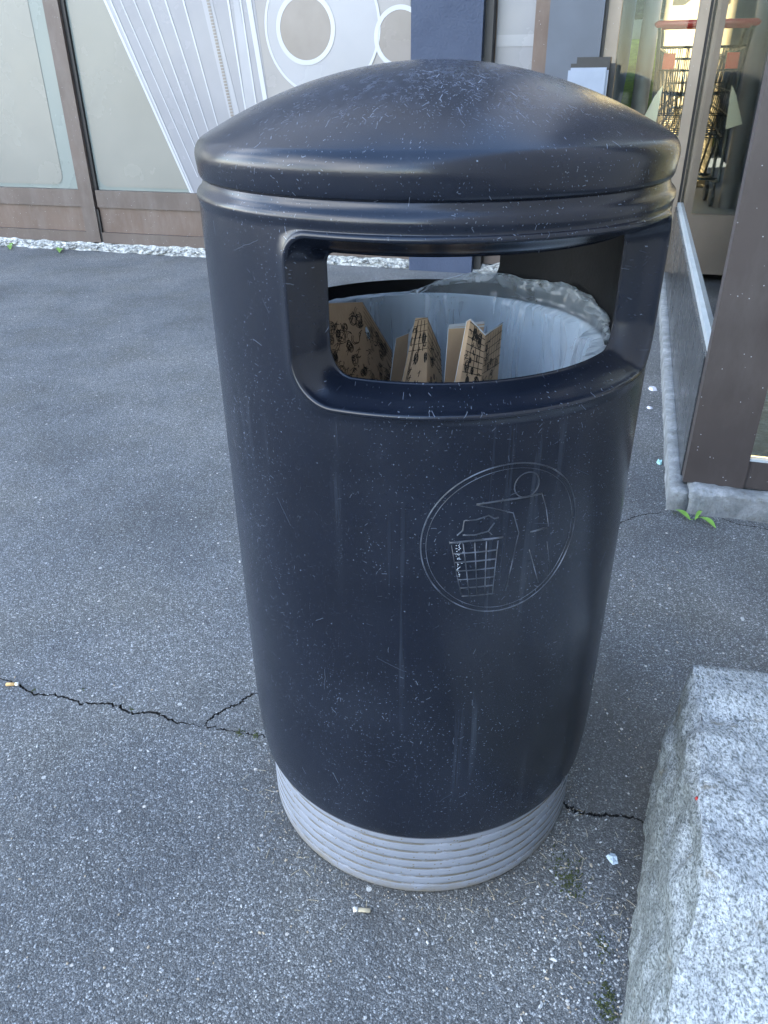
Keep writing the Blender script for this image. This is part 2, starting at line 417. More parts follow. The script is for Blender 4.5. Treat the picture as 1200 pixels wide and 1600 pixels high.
M_GLASS = glass()
M_WALLC = flat('cream_render', (.62, .44, .22), .9, .06, 2)
M_CHROME = flat('chrome_wire', (.07, .085, .09), .35, .1, 30, metal=.3)
M_RED = flat('red_plastic', (.36, .035, .03), .4, .1)
M_REDO = flat('red_orange_card', (.55, .09, .05), .5, .1)
M_PAPER = flat('cream_paper', (.75, .66, .50), .8, .06)
M_WHEEL = flat('grey_rubber', (.06, .065, .07), .7)
M_FLOOR = flat('grey_floor_tile', (.22, .22, .21), .6, .1, 4)
M_STEELP = flat('grey_column_paint', (.17, .16, .16), .5, .08, 3)
M_GRASSF = flat('lawn', (.16, .22, .02), .9, .3, 8)
M_WHITEW = flat('white_render', (.72, .72, .70), .9, .05)
M_RENDER = flat('facade_render', (.10, .115, .145), .9, .1, 3, .3)

# ================================================================== GROUND (one sheet with real cracks)
crk_in = []
def crack_poly(pts, w0, w1, seed, sub=16):
    P = smoothpts([(p[0], p[1], 0) for p in pts], sub); L, R = [], []
    N = len(P)
    for i, p in enumerate(P):
        d = (P[min(i+1, N-1)]-P[max(0, i-1)]).normalized(); nrm = Vector((-d.y, d.x, 0))
        f = i/(N-1); wd = (w0+(w1-w0)*f)*(1+1.3*fnoise(i*.53, seed))*(min(1, .15+6*f))*min(1, .15+6*(1-f))
        j = .007*fnoise(i*.31, seed+9) + .0045*fnoise(i*.9, seed+4) + .002*fnoise(i*2.3, seed+6)
        L.append(p+nrm*(j+wd*(.5+.35*fnoise(i*1.7, seed+2)))); R.append(p+nrm*(j-wd*(.5+.35*fnoise(i*1.9, seed+5))))
    return [(v.x, v.y) for v in L]+[(v.x, v.y) for v in reversed(R)]
def gp(*px): return [tuple(on_z(x, y))[:2] for x, y in px]
crk_in.append(crack_poly(gp((-40, 1050), (20, 1066), (50, 1083), (95, 1088), (130, 1099), (175, 1100), (205, 1114), (240, 1113), (270, 1126), (320, 1136)), .0042, .0055, 1))
crk_in.append(crack_poly(gp((316, 1137), (330, 1122), (352, 1108), (372, 1100), (392, 1086), (430, 1074), (470, 1045), (520, 1020)), .0050, .0055, 3))
crk_in.append(crack_poly(gp((312, 1133), (345, 1139), (380, 1146), (420, 1152), (470, 1165)), .0035, .002, 5))
crk_in.append(crack_poly(gp((840, 1240), (885, 1259), (905, 1269), (930, 1273), (955, 1274), (985, 1277), (1020, 1290)), .009, .004, 8))
crk_in.append(crack_poly(gp((960, 822), (985, 810), (1010, 803), (1040, 801)), .004, .003, 11))
crk_in.append(crack_poly(gp((1120, 806), (1150, 818), (1185, 824), (1215, 832)), .004, .003, 13))
verts = [(-60, -60), (60, -60), (60, 60), (-60, 60)]; edges = [(0, 1), (1, 2), (2, 3), (3, 0)]; polys = []
for lp in crk_in:
    b = len(verts); verts += lp; edges += [(b+i, b+(i+1) % len(lp)) for i in range(len(lp))]; polys.append(lp)
vo, eo, fo, _, _, _ = delaunay_2d_cdt([Vector(v) for v in verts], edges, [], 0, 1e-6)
def inside(p, lp):
    c = False; j = len(lp)-1
    for i in range(len(lp)):
        if (lp[i][1] > p[1]) != (lp[j][1] > p[1]) and p[0] < (lp[j][0]-lp[i][0])*(p[1]-lp[i][1])/(lp[j][1]-lp[i][1])+lp[i][0]: c = not c
        j = i
    return c
bm = BM(); top = [bm.verts.new((v.x, v.y, 0)) for v in vo]; bot = {}
def low(i):
    if i not in bot: bot[i] = bm.verts.new((vo[i].x, vo[i].y, -.009))
    return bot[i]
es_in, es_out = set(), set()
for f in fo:
    c = sum((vo[i] for i in f), Vector((0, 0)))/len(f)
    isin = any(inside(c, lp) for lp in polys)
    ed = [tuple(sorted((f[i], f[(i+1) % len(f)]))) for i in range(len(f))]
    if isin:
        q = bm.faces.new([low(i) for i in f]); q.material_index = 1; es_in |= set(ed)
    else: bm.faces.new([top[i] for i in f]); es_out |= set(ed)
for a, b in es_in & es_out:
    q = bm.faces.new((top[a], top[b], low(b), low(a))); q.material_index = 1
for f in bm.faces:
    if f.material_index == 0 and f.normal.z < 0: f.normal_flip()
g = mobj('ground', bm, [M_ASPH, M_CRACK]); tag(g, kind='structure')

# ================================================================== LITTER BIN
PH0 = RAD(15.5)
BR = .29
binE = empty('litter_bin', (0, 0, 0), 'large black domed litter bin on a ribbed grey foot, standing on the asphalt', 'litter bin')
def body():
    bm = BM(); NA = 720; dA = 2*pi/NA
    ZP0, ZP1, NZ = .795, 1.0200, 52
    a0 = round(RAD(57)/dA)            # patch half width in columns
    c0 = round(PH0/dA); cA = c0*dA
    IR = .247
    def ring(r, z): return [CP(r, k*dA, z) for k in range(NA)]
    def quad(a, b, c, d): bm.faces.new([bm.verts.new(p) for p in (a, b, c, d)])
    def strip(prof):
        for (r0, z0), (r1, z1) in zip(prof, prof[1:]):
            A, B = ring(r0, z0), ring(r1, z1)
            for k in range(NA):
                k2 = (k+1) % NA; quad(A[k], A[k2], B[k2], B[k])
    prof = [(.255, .150), (.279, .1465), (.2825, .1475), (.2845, .153), (.2862, .170), (.2880, .195), (.2893, .225), (.29, .26)]
    prof += [(.29, z) for z in (.35, .45, .55, .65, .74, ZP0)]
    strip(prof)
    strip([(.29, ZP1), (.2904, 1.0222), (.2914, 1.0252), (.2918, 1.0287), (.2911, 1.0322), (.2892, 1.0350), (.2868, 1.0370), (.2848, 1.0395), (.2836, 1.043), (.282, 1.050), (.27, 1.051)])
    zs = [ZP0+(ZP1-ZP0)*i/NZ for i in range(NZ+1)]
    # inner skin above and below
    strip([(IR, ZP0), (IR, .6), (.24, .2)][::-1]); strip([(.1, 1.046), (.24, 1.044), (IR, 1.035), (IR, ZP1)][::-1])
    for off in (0, 360):
        cc = c0+off
        # solid wall between the apertures
        for k in range(cc+a0, cc+NA//2-a0):
            for i in range(NZ):
                for r, fl in ((BR, 0), (IR, 1)):
                    q = [CP(r, k*dA, zs[i]), CP(r, (k+1)*dA, zs[i]), CP(r, (k+1)*dA, zs[i+1]), CP(r, k*dA, zs[i+1])]
                    quad(*(q[::-1] if fl else q))
        # aperture patch
        A = a0*dA*BR; zc = (ZP0+ZP1)/2; B = (ZP1-ZP0)/2
        oa = RAD(50)*BR; oz0, oz1 = .834, 1.0135; zo = (oz0+oz1)/2; ob = (oz1-oz0)/2
        bd = []
        for k in range(-a0, a0): bd.append((k*dA*BR, -B))
        for i in range(NZ): bd.append((A, -B+2*B*i/NZ))
        for k in range(a0, -a0, -1): bd.append((k*dA*BR, B))
        for i in range(NZ, 0, -1): bd.append((-A, -B+2*B*i/NZ))
        def contour(wd, wt=None):
            out = []; a = oa-wd; b0 = ob-wd
            for (x, y) in bd:
                X, Y = x*a/A, y*b0/B
                rc = max(.008, (.030 if y > 0 else .052)-wd*.8)
                ex, ey = abs(X)-(a-rc), abs(Y)-(b0-rc)
                if ex > 0 and ey > 0:
                    l = math.hypot(ex, ey); ex, ey = ex/l*rc, ey/l*rc
                    X = math.copysign(a-rc+ex, X); Y = math.copysign(b0-rc+ey, Y)
                out.append((X, Y+zo))
            return out
        rings = [[(x, y+zc, BR) for x, y in bd]]
        C0 = contour(-.0045)
        for t in (.35, .7, 1.0): rings.append([((1-t)*b[0]+t*c[0], (1-t)*(b[1]+zc)+t*c[1], BR) for b, c in zip(bd, C0)])
        for wd, dr in ((-.0040, -.0006), (-.0034, -.0021), (-.0022, -.0034), (-.0006, -.0040), (.0011, -.0038), (.0024, -.0028), (.0032, -.0010), (.0036, .0012), (.0050, .0045), (.0075, .0095), (.0105, .0145), (.0135, .0200), (.0160, .0265), (.0185, .0340), (.0205, .0400), (.0218, .0425), (.0235, .0430)):
            rings.append([(x, y, BR-dr) for x, y in contour(wd)])
        # fold back onto the inner skin
        last = contour(.0235)
        rings.append([(x, y, IR) for x, y in contour(.0232)])
        for t in (.5, 1.0): rings.append([((1-t)*c[0]+t*b[0], (1-t)*c[1]+t*(b[1]+zc), IR) for b, c in zip(bd, last)])
        n = len(bd); V = [[CP(r, cc*dA+x/BR, y) for x, y, r in rg] for rg in rings]
        for a, b in zip(V, V[1:]):
            for k in range(n):
                k2 = (k+1) % n; quad(a[k], a[k2], b[k2], b[k])
    bmesh.ops.remove_doubles(bm, verts=bm.verts, dist=.00012)
    bmesh.ops.recalc_face_normals(bm, faces=bm.faces)
    for f in bm.faces:
        c = f.calc_center_median()
        if math.hypot(c.x, c.y) < .2472 and c.z > .16: f.material_index = 1
    return part('body', bm, [M_PLAS, M_INK], binE, True)
bodyO = body()
# lid
bm = BM()
prof = [(.20, 1.0520), (.274, 1.0500), (.2805, 1.0470), (.2842, 1.0470), (.2860, 1.0490), (.2874, 1.0530), (.2882, 1.060), (.2890, 1.0665)]
RR = .022; prof += [(.2893-RR*(1-cos(RAD(a))), 1.0713+RR*sin(RAD(a))) for a in (0, 7, 14, 21, 28, 35, 42, 49, 56, 61.5)]
R1 = .284
z1 = 1.0872; zt = 1.1665
def dz(r): q = r/R1; return zt-(zt-z1)*(q*q)
prof += [(.2778*(1-i/30), dz(.2778*(1-i/30))) for i in range(1, 30)] + [(0, zt)]
revolve(bm, prof, 480)
part('lid', bm, M_PLAS, binE, True)
# ribbed foot
bm = BM()
prof = [(.0, .0), (.262, .0), (.2675, .001), (.2705, .004)]
z = .006
while z < .13:
    prof += [(.2722, z), (.2728, z+.004), (.2728, z+.0145), (.2724, z+.0162), (.2708, z+.0168), (.2704, z+.0180), (.2712, z+.0188)]
    z += .0195
prof += [(.272, .145), (.26, .16)]
revolve(bm, prof, 360)
part('foot', bm, M_FOOT, binE, True)
# inner container
bm = BM()
revolve(bm, [(0, .20), (.21, .20), (.226, .5), (.232, .835), (.2345, .838), (.2375, .836), (.237, .82), (.228, .5), (.213, .195), (0, .195)], 200)
M_INNER = flat('pale_blue_container', (.56, .68, .80), .5, .06, 6)
part('inner_container', bm, M_INNER, binE, True)

# embossed emblem: ring, person dropping paper, basket
def emb(pts, rad=.00085, dense=3, closed=False, sm=False, off=.0003, bmx=None):
    P = []
    uv = [cyl(600+x*.3, 690+y*.3) for x, y in pts]
    uv = [Vector((a, z, 0)) for a, z in uv]
    if closed: uv.append(uv[0])
    if sm: uv = smoothpts(uv, 10)
    for a, b in zip(uv, uv[1:]):
        n = max(1, int((b-a).length/.02))
        for k in range(n): P.append(a.lerp(b, k/n))
    if not closed: P.append(uv[-1])
    tube(bmx, [CP(BR+off, p.x, p.y) for p in P], rad, 6, closed)
bm = BM()
# ring: true circle on the wall
rc = (RAD(15.3), .6735)
for rr, wd in ((.1005, .0008), (.0945, .00035)):
    tube(bm, [CP(BR+.0002, rc[0]+rr*cos(t*2*pi/140)/BR, rc[1]+rr*sin(t*2*pi/140)) for t in range(140)], wd, 6, True)
hc = cyl(600+745*.3, 690+224*.3)
tube(bm, [CP(BR+.0002, hc[0]+.0158*cos(t*2*pi/40)/BR, hc[1]+.0158*sin(t*2*pi/40)) for t in range(40)], .0007, 6, True)
emb([(482, 326), (620, 305), (740, 287), (822, 268)], .0011, bmx=bm)
emb([(482, 330), (575, 348), (673, 371), (702, 474), (690, 520), (660, 660), (632, 776)], .0006, bmx=bm)
emb([(822, 268), (845, 350), (856, 440), (762, 470)], .0006, bmx=bm)
emb([(848, 447), (762, 470)], .0009, bmx=bm)
emb([(756, 562), (780, 650), (802, 732)], .0007, bmx=bm)
emb([(848, 520), (858, 610), (862, 690)], .0004, bmx=bm)
part('emblem_figure', bm, M_LINE, binE, True)
bm = BM()
emb([(340, 527), (430, 518), (530, 508), (620, 496)], .0013, bmx=bm)
emb([(352, 540), (372, 660), (404, 806)], .0006, bmx=bm); emb([(594, 515), (580, 640), (564, 792)], .0006, bmx=bm)
for k in range(1, 4):
    f = k/4; emb([(352+242*f, 538-25*f), (404+160*f, 804-14*f)], .0008, bmx=bm)
for f in (.17, .34, .51, .68, .84, 1.0):
    x0, x1 = 352+52*f, 594-30*f; y0, y1 = 538+266*f, 515+275*f
    emb([(x0, y0), (x1, y1)], .0009 if f in (.17, .34, .84, 1.0) else .0007, bmx=bm)
emb([(380, 488), (410, 462), (418, 412), (480, 406), (545, 384), (575, 400), (597, 394)], .0008, bmx=bm)
emb([(410, 486), (470, 486), (542, 466), (575, 422)], .0008, bmx=bm); emb([(542, 466), (562, 484)], .0006, bmx=bm)
part('emblem_basket', bm, M_LINE, binE, True)
bm = BM()
mc = cyl(881, 1222)
for rr in (.011, .006): tube(bm, [CP(BR+.0000-.0002, mc[0]+rr*.75*cos(t*2*pi/30)/BR, mc[1]+rr*1.05*sin(t*2*pi/30)) for t in range(30)], .0006, 6, True)
part('moulded_mark', bm, M_LINE, binE, True)

bm = BM()
rs = random.Random(5)
def fleck(px, py, l, w_, a):
    ph, z = cyl(px, py); N_ = CP(1, ph, 0); tx = Vector((cos(ph), sin(ph), 0)); tz = Vector((0, 0, 1)); c = CP(BR+.0006, ph, z)
    u = tx*cos(a)+tz*sin(a); v = tz*cos(a)-tx*sin(a); n = 6
    bm.faces.new([bm.verts.new(c+u*l*cos(k*2*pi/n)*rs.uniform(.6, 1)+v*w_*sin(k*2*pi/n)*rs.uniform(.6, 1)) for k in range(n)])
for i in range(60): fleck(600+.3*rs.gauss(388, 8), 690+.3*rs.uniform(518, 705), rs.uniform(.0005, .0013), rs.uniform(.0003, .0007), rs.uniform(0, 3))
M_FLECK = flat('white_scuff', (.42, .48, .55), .6, .3, 200)
part('scuffed_scrape', bm, M_FLECK, binE)

# ================================================================== CLEAR BAG in the container
def bagmat():
    m = bpy.data.materials.new('clear_bag_film'); m.use_nodes = True; t = m.node_tree; n = t.nodes; b = n['Principled BSDF']; o = n['Material Output']
    b.inputs['Base Color'].default_value = (.62, .72, .82, 1); b.inputs['Roughness'].default_value = .06; b.inputs['Specular IOR Level'].default_value = 1.0; b.inputs['Coat Weight'].default_value = .6; b.inputs['Coat Roughness'].default_value = .04
    tr = n.new('ShaderNodeBsdfTransparent'); tl = n.new('ShaderNodeBsdfTranslucent'); tl.inputs[0].default_value = (.72, .8, .88, 1)
    m1 = n.new('ShaderNodeMixShader'); m1.inputs[0].default_value = .35; t.links.new(b.outputs[0], m1.inputs[1]); t.links.new(tl.outputs[0], m1.inputs[2])
    m2 = n.new('ShaderNodeMixShader'); m2.inputs[0].default_value = .5
    lw = n.new('ShaderNodeLayerWeight'); lw.inputs[0].default_value = .35
    cr = n.new('ShaderNodeMapRange'); t.links.new(lw.outputs['Facing'], cr.inputs[0]); cr.inputs[3].default_value = .26; cr.inputs[4].default_value = .85
    t.links.new(cr.outputs[0], m2.inputs[0]); t.links.new(tr.outputs[0], m2.inputs[1]); t.links.new(m1.outputs[0], m2.inputs[2]); t.links.new(m2.outputs[0], o.inputs[0])
    tc = n.new('ShaderNodeTexCoord'); mp = n.new('ShaderNodeMapping'); mp.inputs['Scale'].default_value = (1, 1, .55); t.links.new(tc.outputs['Object'], mp.inputs[0])
    nz = n.new('ShaderNodeTexNoise'); nz.inputs['Scale'].default_value = 16; nz.inputs['Detail'].default_value = 1.5; nz.inputs['Distortion'].default_value = .6; t.links.new(mp.outputs[0], nz.inputs[0])
    sb = n.new('ShaderNodeMath'); sb.operation = 'SUBTRACT'; sb.inputs[1].default_value = .5; t.links.new(nz.outputs[0], sb.inputs[0])
    ab = n.new('ShaderNodeMath'); ab.operation = 'ABSOLUTE'; t.links.new(sb.outputs[0], ab.inputs[0])
    pw = n.new('ShaderNodeMath'); pw.operation = 'POWER'; pw.inputs[1].default_value = .55; t.links.new(ab.outputs[0], pw.inputs[0])
    vz = n.new('ShaderNodeTexVoronoi'); vz.feature = 'DISTANCE_TO_EDGE'; vz.inputs['Scale'].default_value = 17; t.links.new(mp.outputs[0], vz.inputs[0])
    ad = n.new('ShaderNodeMath'); ad.operation = 'ADD'; t.links.new(pw.outputs[0], ad.inputs[0]); t.links.new(vz.outputs['Distance'], ad.inputs[1])
    bp = n.new('ShaderNodeBump'); bp.inputs['Strength'].default_value = .9; bp.inputs['Distance'].default_value = .010; t.links.new(ad.outputs[0], bp.inputs['Height']); t.links.new(bp.outputs[0], b.inputs['Normal'])
    return m
M_BAG = bagmat()
def bag():
    bm = BM(); n = 420
    # rows: deep inside -> rim -> flared crumpled collar
    rows = []
    def crease(x, y, z, k):
        d = noise.voronoi(Vector((x*k, y*k, z*k*2.2)))[0]; return min(.5, d[1]-d[0])
    def wr(ph, z, amp):
        x, y = cos(ph), sin(ph)
        rid = abs(fnoise(x*5, y*5, z*2))+.5*abs(fnoise(x*13+5+z*3, y*13, z*6))+.9*crease(x+.2*z, y, z, 3.2)
        return amp*(rid-.35)
    for z in [.25, .32, .4, .5, .58, .65, .7, .74, .78, .80, .815, .828, .836]:
        base = .205+(.232-.205)*((z-.2)/.64)-.004
        rows.append([(base-max(0, wr(k*2*pi/n, z, .030)), z) for k in range(n)])
    rows.append([(.2335, .8405+.0015*fnoise(k*.2)) for k in range(n)])
    # collar: stands up at the back right, tucked down elsewhere
    for j in range(1, 12):
        f = j/11; row = []
        for k in range(n):
            ph = math.degrees(k*2*pi/n)
            d = ph
            up = math.exp(-((d-153)/24)**2)*.040 + math.exp(-((d-112)/24)**2)*.040 + math.exp(-((d-80)/12)**2)*.012
            up *= 1+.25*fnoise(k*.09, 3)
            dn = .02*(1-min(1, up/.018))
            bul = .010*math.exp(-((d-95)/40)**2)
            x, y = cos(k*2*pi/n), sin(k*2*pi/n)
            cr = (.7*crease(x, y, f*.35, 3.6)+.5*crease(x, y, f*.3+3, 8))*.030*min(1, f*2)
            hh = up*sin(f*pi*.72) - dn*f - up*.35*f*f
            row.append((min(.2445, .2335+.006*sin(f*pi*.5)+bul*sin(f*pi*.6)-cr*(.4 if dn > .01 else 1.2)*(1 if up > .004 else .2)), .8405+hh+.2*cr*(up > .004)))
        rows.append(row)
    V = [[bm.verts.new(CP(r, k*2*pi/n, z)) for k, (r, z) in enumerate(rw)] for rw in rows]
    for a, b in zip(V, V[1:]):
        for k in range(n):
            k2 = (k+1) % n; bm.faces.new((a[k], a[k2], b[k2], b[k]))
    o = mobj('bin_bag', bm, M_BAG, None, True, Vector((0, 0, .25)))
    tag(o, 'crumpled clear plastic bag lining the inside of the black bin', 'bin bag')
bag()

# ================================================================== folded printed card sleeves in the bag
M_KRAFT = flat('brown_kraft_card', (.52, .38, .25), .85, .12, 20, .15)
M_KRAFTD = flat('kraft_card_print', (.48, .35, .235), .85, .12, 20, .15)
M_INKP = flat('black_print', (.02, .018, .016), .8)
M_WCARD = flat('white_card_inside', (.62, .68, .74), .7, .06)
def panel(bm, q, th=.0014, mi=0, mi_back=None, wave=0):
    """q: four corner points (bl, br, tr, tl)"""
    q = [Vector(p) for p in q]; nrm = (q[1]-q[0]).cross(q[3]-q[0]).normalized()
    if nrm.dot(CAM-q[0]) < 0: nrm = -nrm
    n = 10
    def B(u, v): return q[0].lerp(q[1], u).lerp(q[3].lerp(q[2], u), v)
    F_ = [[bm.verts.new(B(i/n, k/n)) for i in range(n+1)] for k in range(n+1)]
    K_ = [[bm.verts.new(B(i/n, k/n)-nrm*th) for i in range(n+1)] for k in range(n+1)]
    for k in range(n):
        for i in range(n):
            bm.faces.new((F_[k][i], F_[k][i+1], F_[k+1][i+1], F_[k+1][i])).material_index = mi
            bm.faces.new((K_[k][i], K_[k+1][i], K_[k+1][i+1], K_[k][i+1])).material_index = mi if mi_back is None else mi_back
    for i in range(n):
        for a, b in ((0, 0), (n, 1)):
            bm.faces.new((F_[a][i], K_[a][i], K_[a][i+1], F_[a][i+1])).material_index = 2
            bm.faces.new((F_[i][a], K_[i][a], K_[i+1][a], F_[i+1][a])).material_index = 2
    return q, nrm
def doodle(bm, q, nrm, strokes, wd=.0008, mi=1):
    def P(u, v):
        a = q[0].lerp(q[1], u); b = q[3].lerp(q[2], u); return a.lerp(b, v)+nrm*.0007
    for st in strokes:
        pts = [P(u, v) for u, v in st]
        for a, b in zip(pts, pts[1:]):
            d = (b-a)
            if d.length < 1e-6: continue
            d.normalize(); s = nrm.cross(d)*wd*.5
            bm.faces.new([bm.verts.new(p) for p in (a-s, b-s, b+s, a+s)]).material_index = mi
def circ(cx, cy, rx, ry, a0=0, a1=360, n=14): return [(cx+rx*cos(RAD(a0+(a1-a0)*i/n)), cy+ry*sin(RAD(a0+(a1-a0)*i/n))) for i in range(n+1)]
def food(rng, n, asp=1):
    S = []
    for i in range(n):
        x, y = rng.uniform(.06, .94), rng.uniform(.06, .94); k = rng.random(); r = rng.uniform(.05, .105); a = rng.uniform(0, 360)
        if k < .25: S += [circ(x, y, r, r*asp, 0, 360), circ(x, y, r*.75, r*.75*asp, 0, 360, 10)]+[[(x, y), (x+r*.7*cos(t), y+r*.7*asp*sin(t))] for t in (a, a+1.2, a+2.6, a+4)]
        elif k < .55: S += [circ(x, y, r, r*asp*.9, a, a+150, 8), circ(x+r*.25, y, r*.8, r*asp*.7, a, a+150, 8)]
        elif k < .75: S += [circ(x, y, r*.25, r*.3*asp, 0, 360, 8)]
        else: S += [[(x-r, y), (x, y+r*asp*.5), (x+r, y+.02)], [(x-r*.6, y-.03), (x+r*.2, y+r*asp*.2)], [(x, y), (x+r*.5, y+r*asp)]]
    return S
rng = random.Random(3)
def gridS(nx, ny, v0=0, v1=1, sk=0): return [[(i/nx, v0), (min(1, i/nx+sk), v1)] for i in range(1, nx)]+[[(0, v0+(v1-v0)*j/ny), (1, v0+(v1-v0)*j/ny+sk)] for j in range(ny+1)]
ZLOW = 700
def dn(p, h=.16): return Vector(p)-Vector((0, 0, h))
SLV = 'printed brown card sleeves thrown in the bin'
# left sleeve: two wings with a fold, a punched hole on the fold
bm = BM()
A1, A2, A3 = on_y(509, 474, -.060), on_y(566, 472, .015), on_y(612, 548, .060)
A0b, A2b, A3b = dn(A1, .17)+Vector((.004, 0, 0)), dn(A2, .18)+Vector((.012, -.02, 0)), dn(A3, .14)
q, nr = panel(bm, (A0b, A2b, A2, A1))
doodle(bm, q, nr, food(rng, 100, .5)+[[(i/14, .22+.03*sin(i*1.3)) for i in range(15)], [(i/14, .13+.02*sin(i*1.9+1)) for i in range(15)]]+[[(i/24, .14), (i/24+.01, .09)] for i in range(24)])
q, nr = panel(bm, (A2b, A3b, A3, A2))
doodle(bm, q, nr, food(rng, 90, .5)+gridS(4, 4, .86, 1))
doodle(bm, q, nr, [circ(.10, .80, .09, .04, 0, 360, 14)], .0006)
# the punched finger hole, seen as a pale disc of the bag behind
hq = [q[0].lerp(q[1], .10+.085*cos(t*pi/8)).lerp(q[3].lerp(q[2], .10+.085*cos(t*pi/8)), .80+.045*sin(t*pi/8))+nr*.0006 for t in range(16)]
bm.faces.new([bm.verts.new(p) for p in hq]).material_index = 3
q, nr = panel(bm, (dn(A1, .17)-Vector((.02, .02, 0)), A0b, A1+Vector((0, 0, -.002)), A1-Vector((.014, .012, .012))))
o = mobj('card_sleeve', bm, [M_KRAFTD, M_INKP, M_WCARD, M_INNER], None, False, Vector((A1.x, A1.y, A1.z-.17)))
tag(o, 'wide brown card sleeve with food doodles and a round hole, leftmost in the bag', 'card sleeve', SLV)
# middle sleeve
bm = BM()
q, nr = panel(bm, (dn(on_y(600, 560, -.02), .1), dn(on_y(622, 560, .0), .1), on_y(643, 519, .01), on_y(619, 529, -.02)), mi=0)
B1, B2, B3 = on_y(632, 515, .03), on_y(649, 497, -.07), on_y(668, 496, -.05)
q, nr = panel(bm, (dn(on_y(628, 540, -.075), .12), dn(on_y(632, 540, -.07), .12), on_y(652, 500, -.065), on_y(640, 520, -.01)), mi=2)
q, nr = panel(bm, (dn(on_y(638, 540, -.08), .12)-Vector((.022, 0, 0)), dn(on_y(668, 540, -.07), .12), B3, B2))
doodle(bm, q, nr, gridS(4, 5, .72, .98, .02)+food(rng, 40, .5)+[[(.12, .1), (.2, .5), (.3, .9)], [(.08, .1), (.15, .5), (.24, .9)]], .0008)
q, nr = panel(bm, (dn(on_y(668, 540, -.07), .12), dn(on_y(700, 560, .0), .12), on_y(688, 545, -.01), B3))
doodle(bm, q, nr, food(rng, 40, .5)+gridS(3, 5, .7, .98))
o = mobj('card_sleeve', bm, [M_KRAFT, M_INKP, M_WCARD], None, False, Vector((B2.x, B2.y, B2.z-.14)))
tag(o, 'narrow folded card sleeve standing on edge between the two others', 'card sleeve', SLV)
# right sleeve
bm = BM()
q, nr = panel(bm, (dn(on_y(693, 540, -.035), .12), dn(on_y(740, 540, .0), .12), on_y(757, 506, .0), on_y(701, 512, -.035)), mi=0, mi_back=2)
q, nr = panel(bm, (on_y(701, 513, -.036), on_y(757, 510, -.001), on_y(757, 502, .004), on_y(702, 507, -.03)), mi=2)
C1, C2, C3 = on_y(735, 499, -.065), on_y(758, 523, -.045), on_y(785, 505, -.0)
Cb1, Cb2, Cb3 = dn(on_y(712, 540, -.08), .12), dn(on_y(752, 540, -.06), .12), dn(on_y(780, 540, -.0), .12)
q, nr = panel(bm, (Cb1, Cb2, C2, C1))
doodle(bm, q, nr, gridS(4, 7, .55, .98, .03)+food(rng, 40, .5), .001)
hq = [q[0].lerp(q[1], .30+.10*cos(t*pi/8)).lerp(q[3].lerp(q[2], .30+.10*cos(t*pi/8)), .47+.06*sin(t*pi/8))+nr*.0006 for t in range(16)]
bm.faces.new([bm.verts.new(p) for p in hq]).material_index = 1
q, nr = panel(bm, (Cb2, Cb3, C3, C2), mi_back=2)
doodle(bm, q, nr, gridS(7, 5, .60, .98, .03)+food(rng, 40, .5), .0009)
tube(bm, [C1, C2], .0011, 6, mi=2); tube(bm, [C2, C3], .0011, 6, mi=2)
q, nr = panel(bm, (dn(on_y(700, 540, -.085), .12), Cb1, C1, C1+Vector((-.004, .004, -.004))), mi=0)
o = mobj('card_sleeve', bm, [M_KRAFT, M_INKP, M_WCARD], None, False, Vector((C1.x, C1.y, C1.z-.14)))
tag(o, 'brown card sleeve folded into a V notch with grid print, rightmost in the bag', 'card sleeve', SLV)

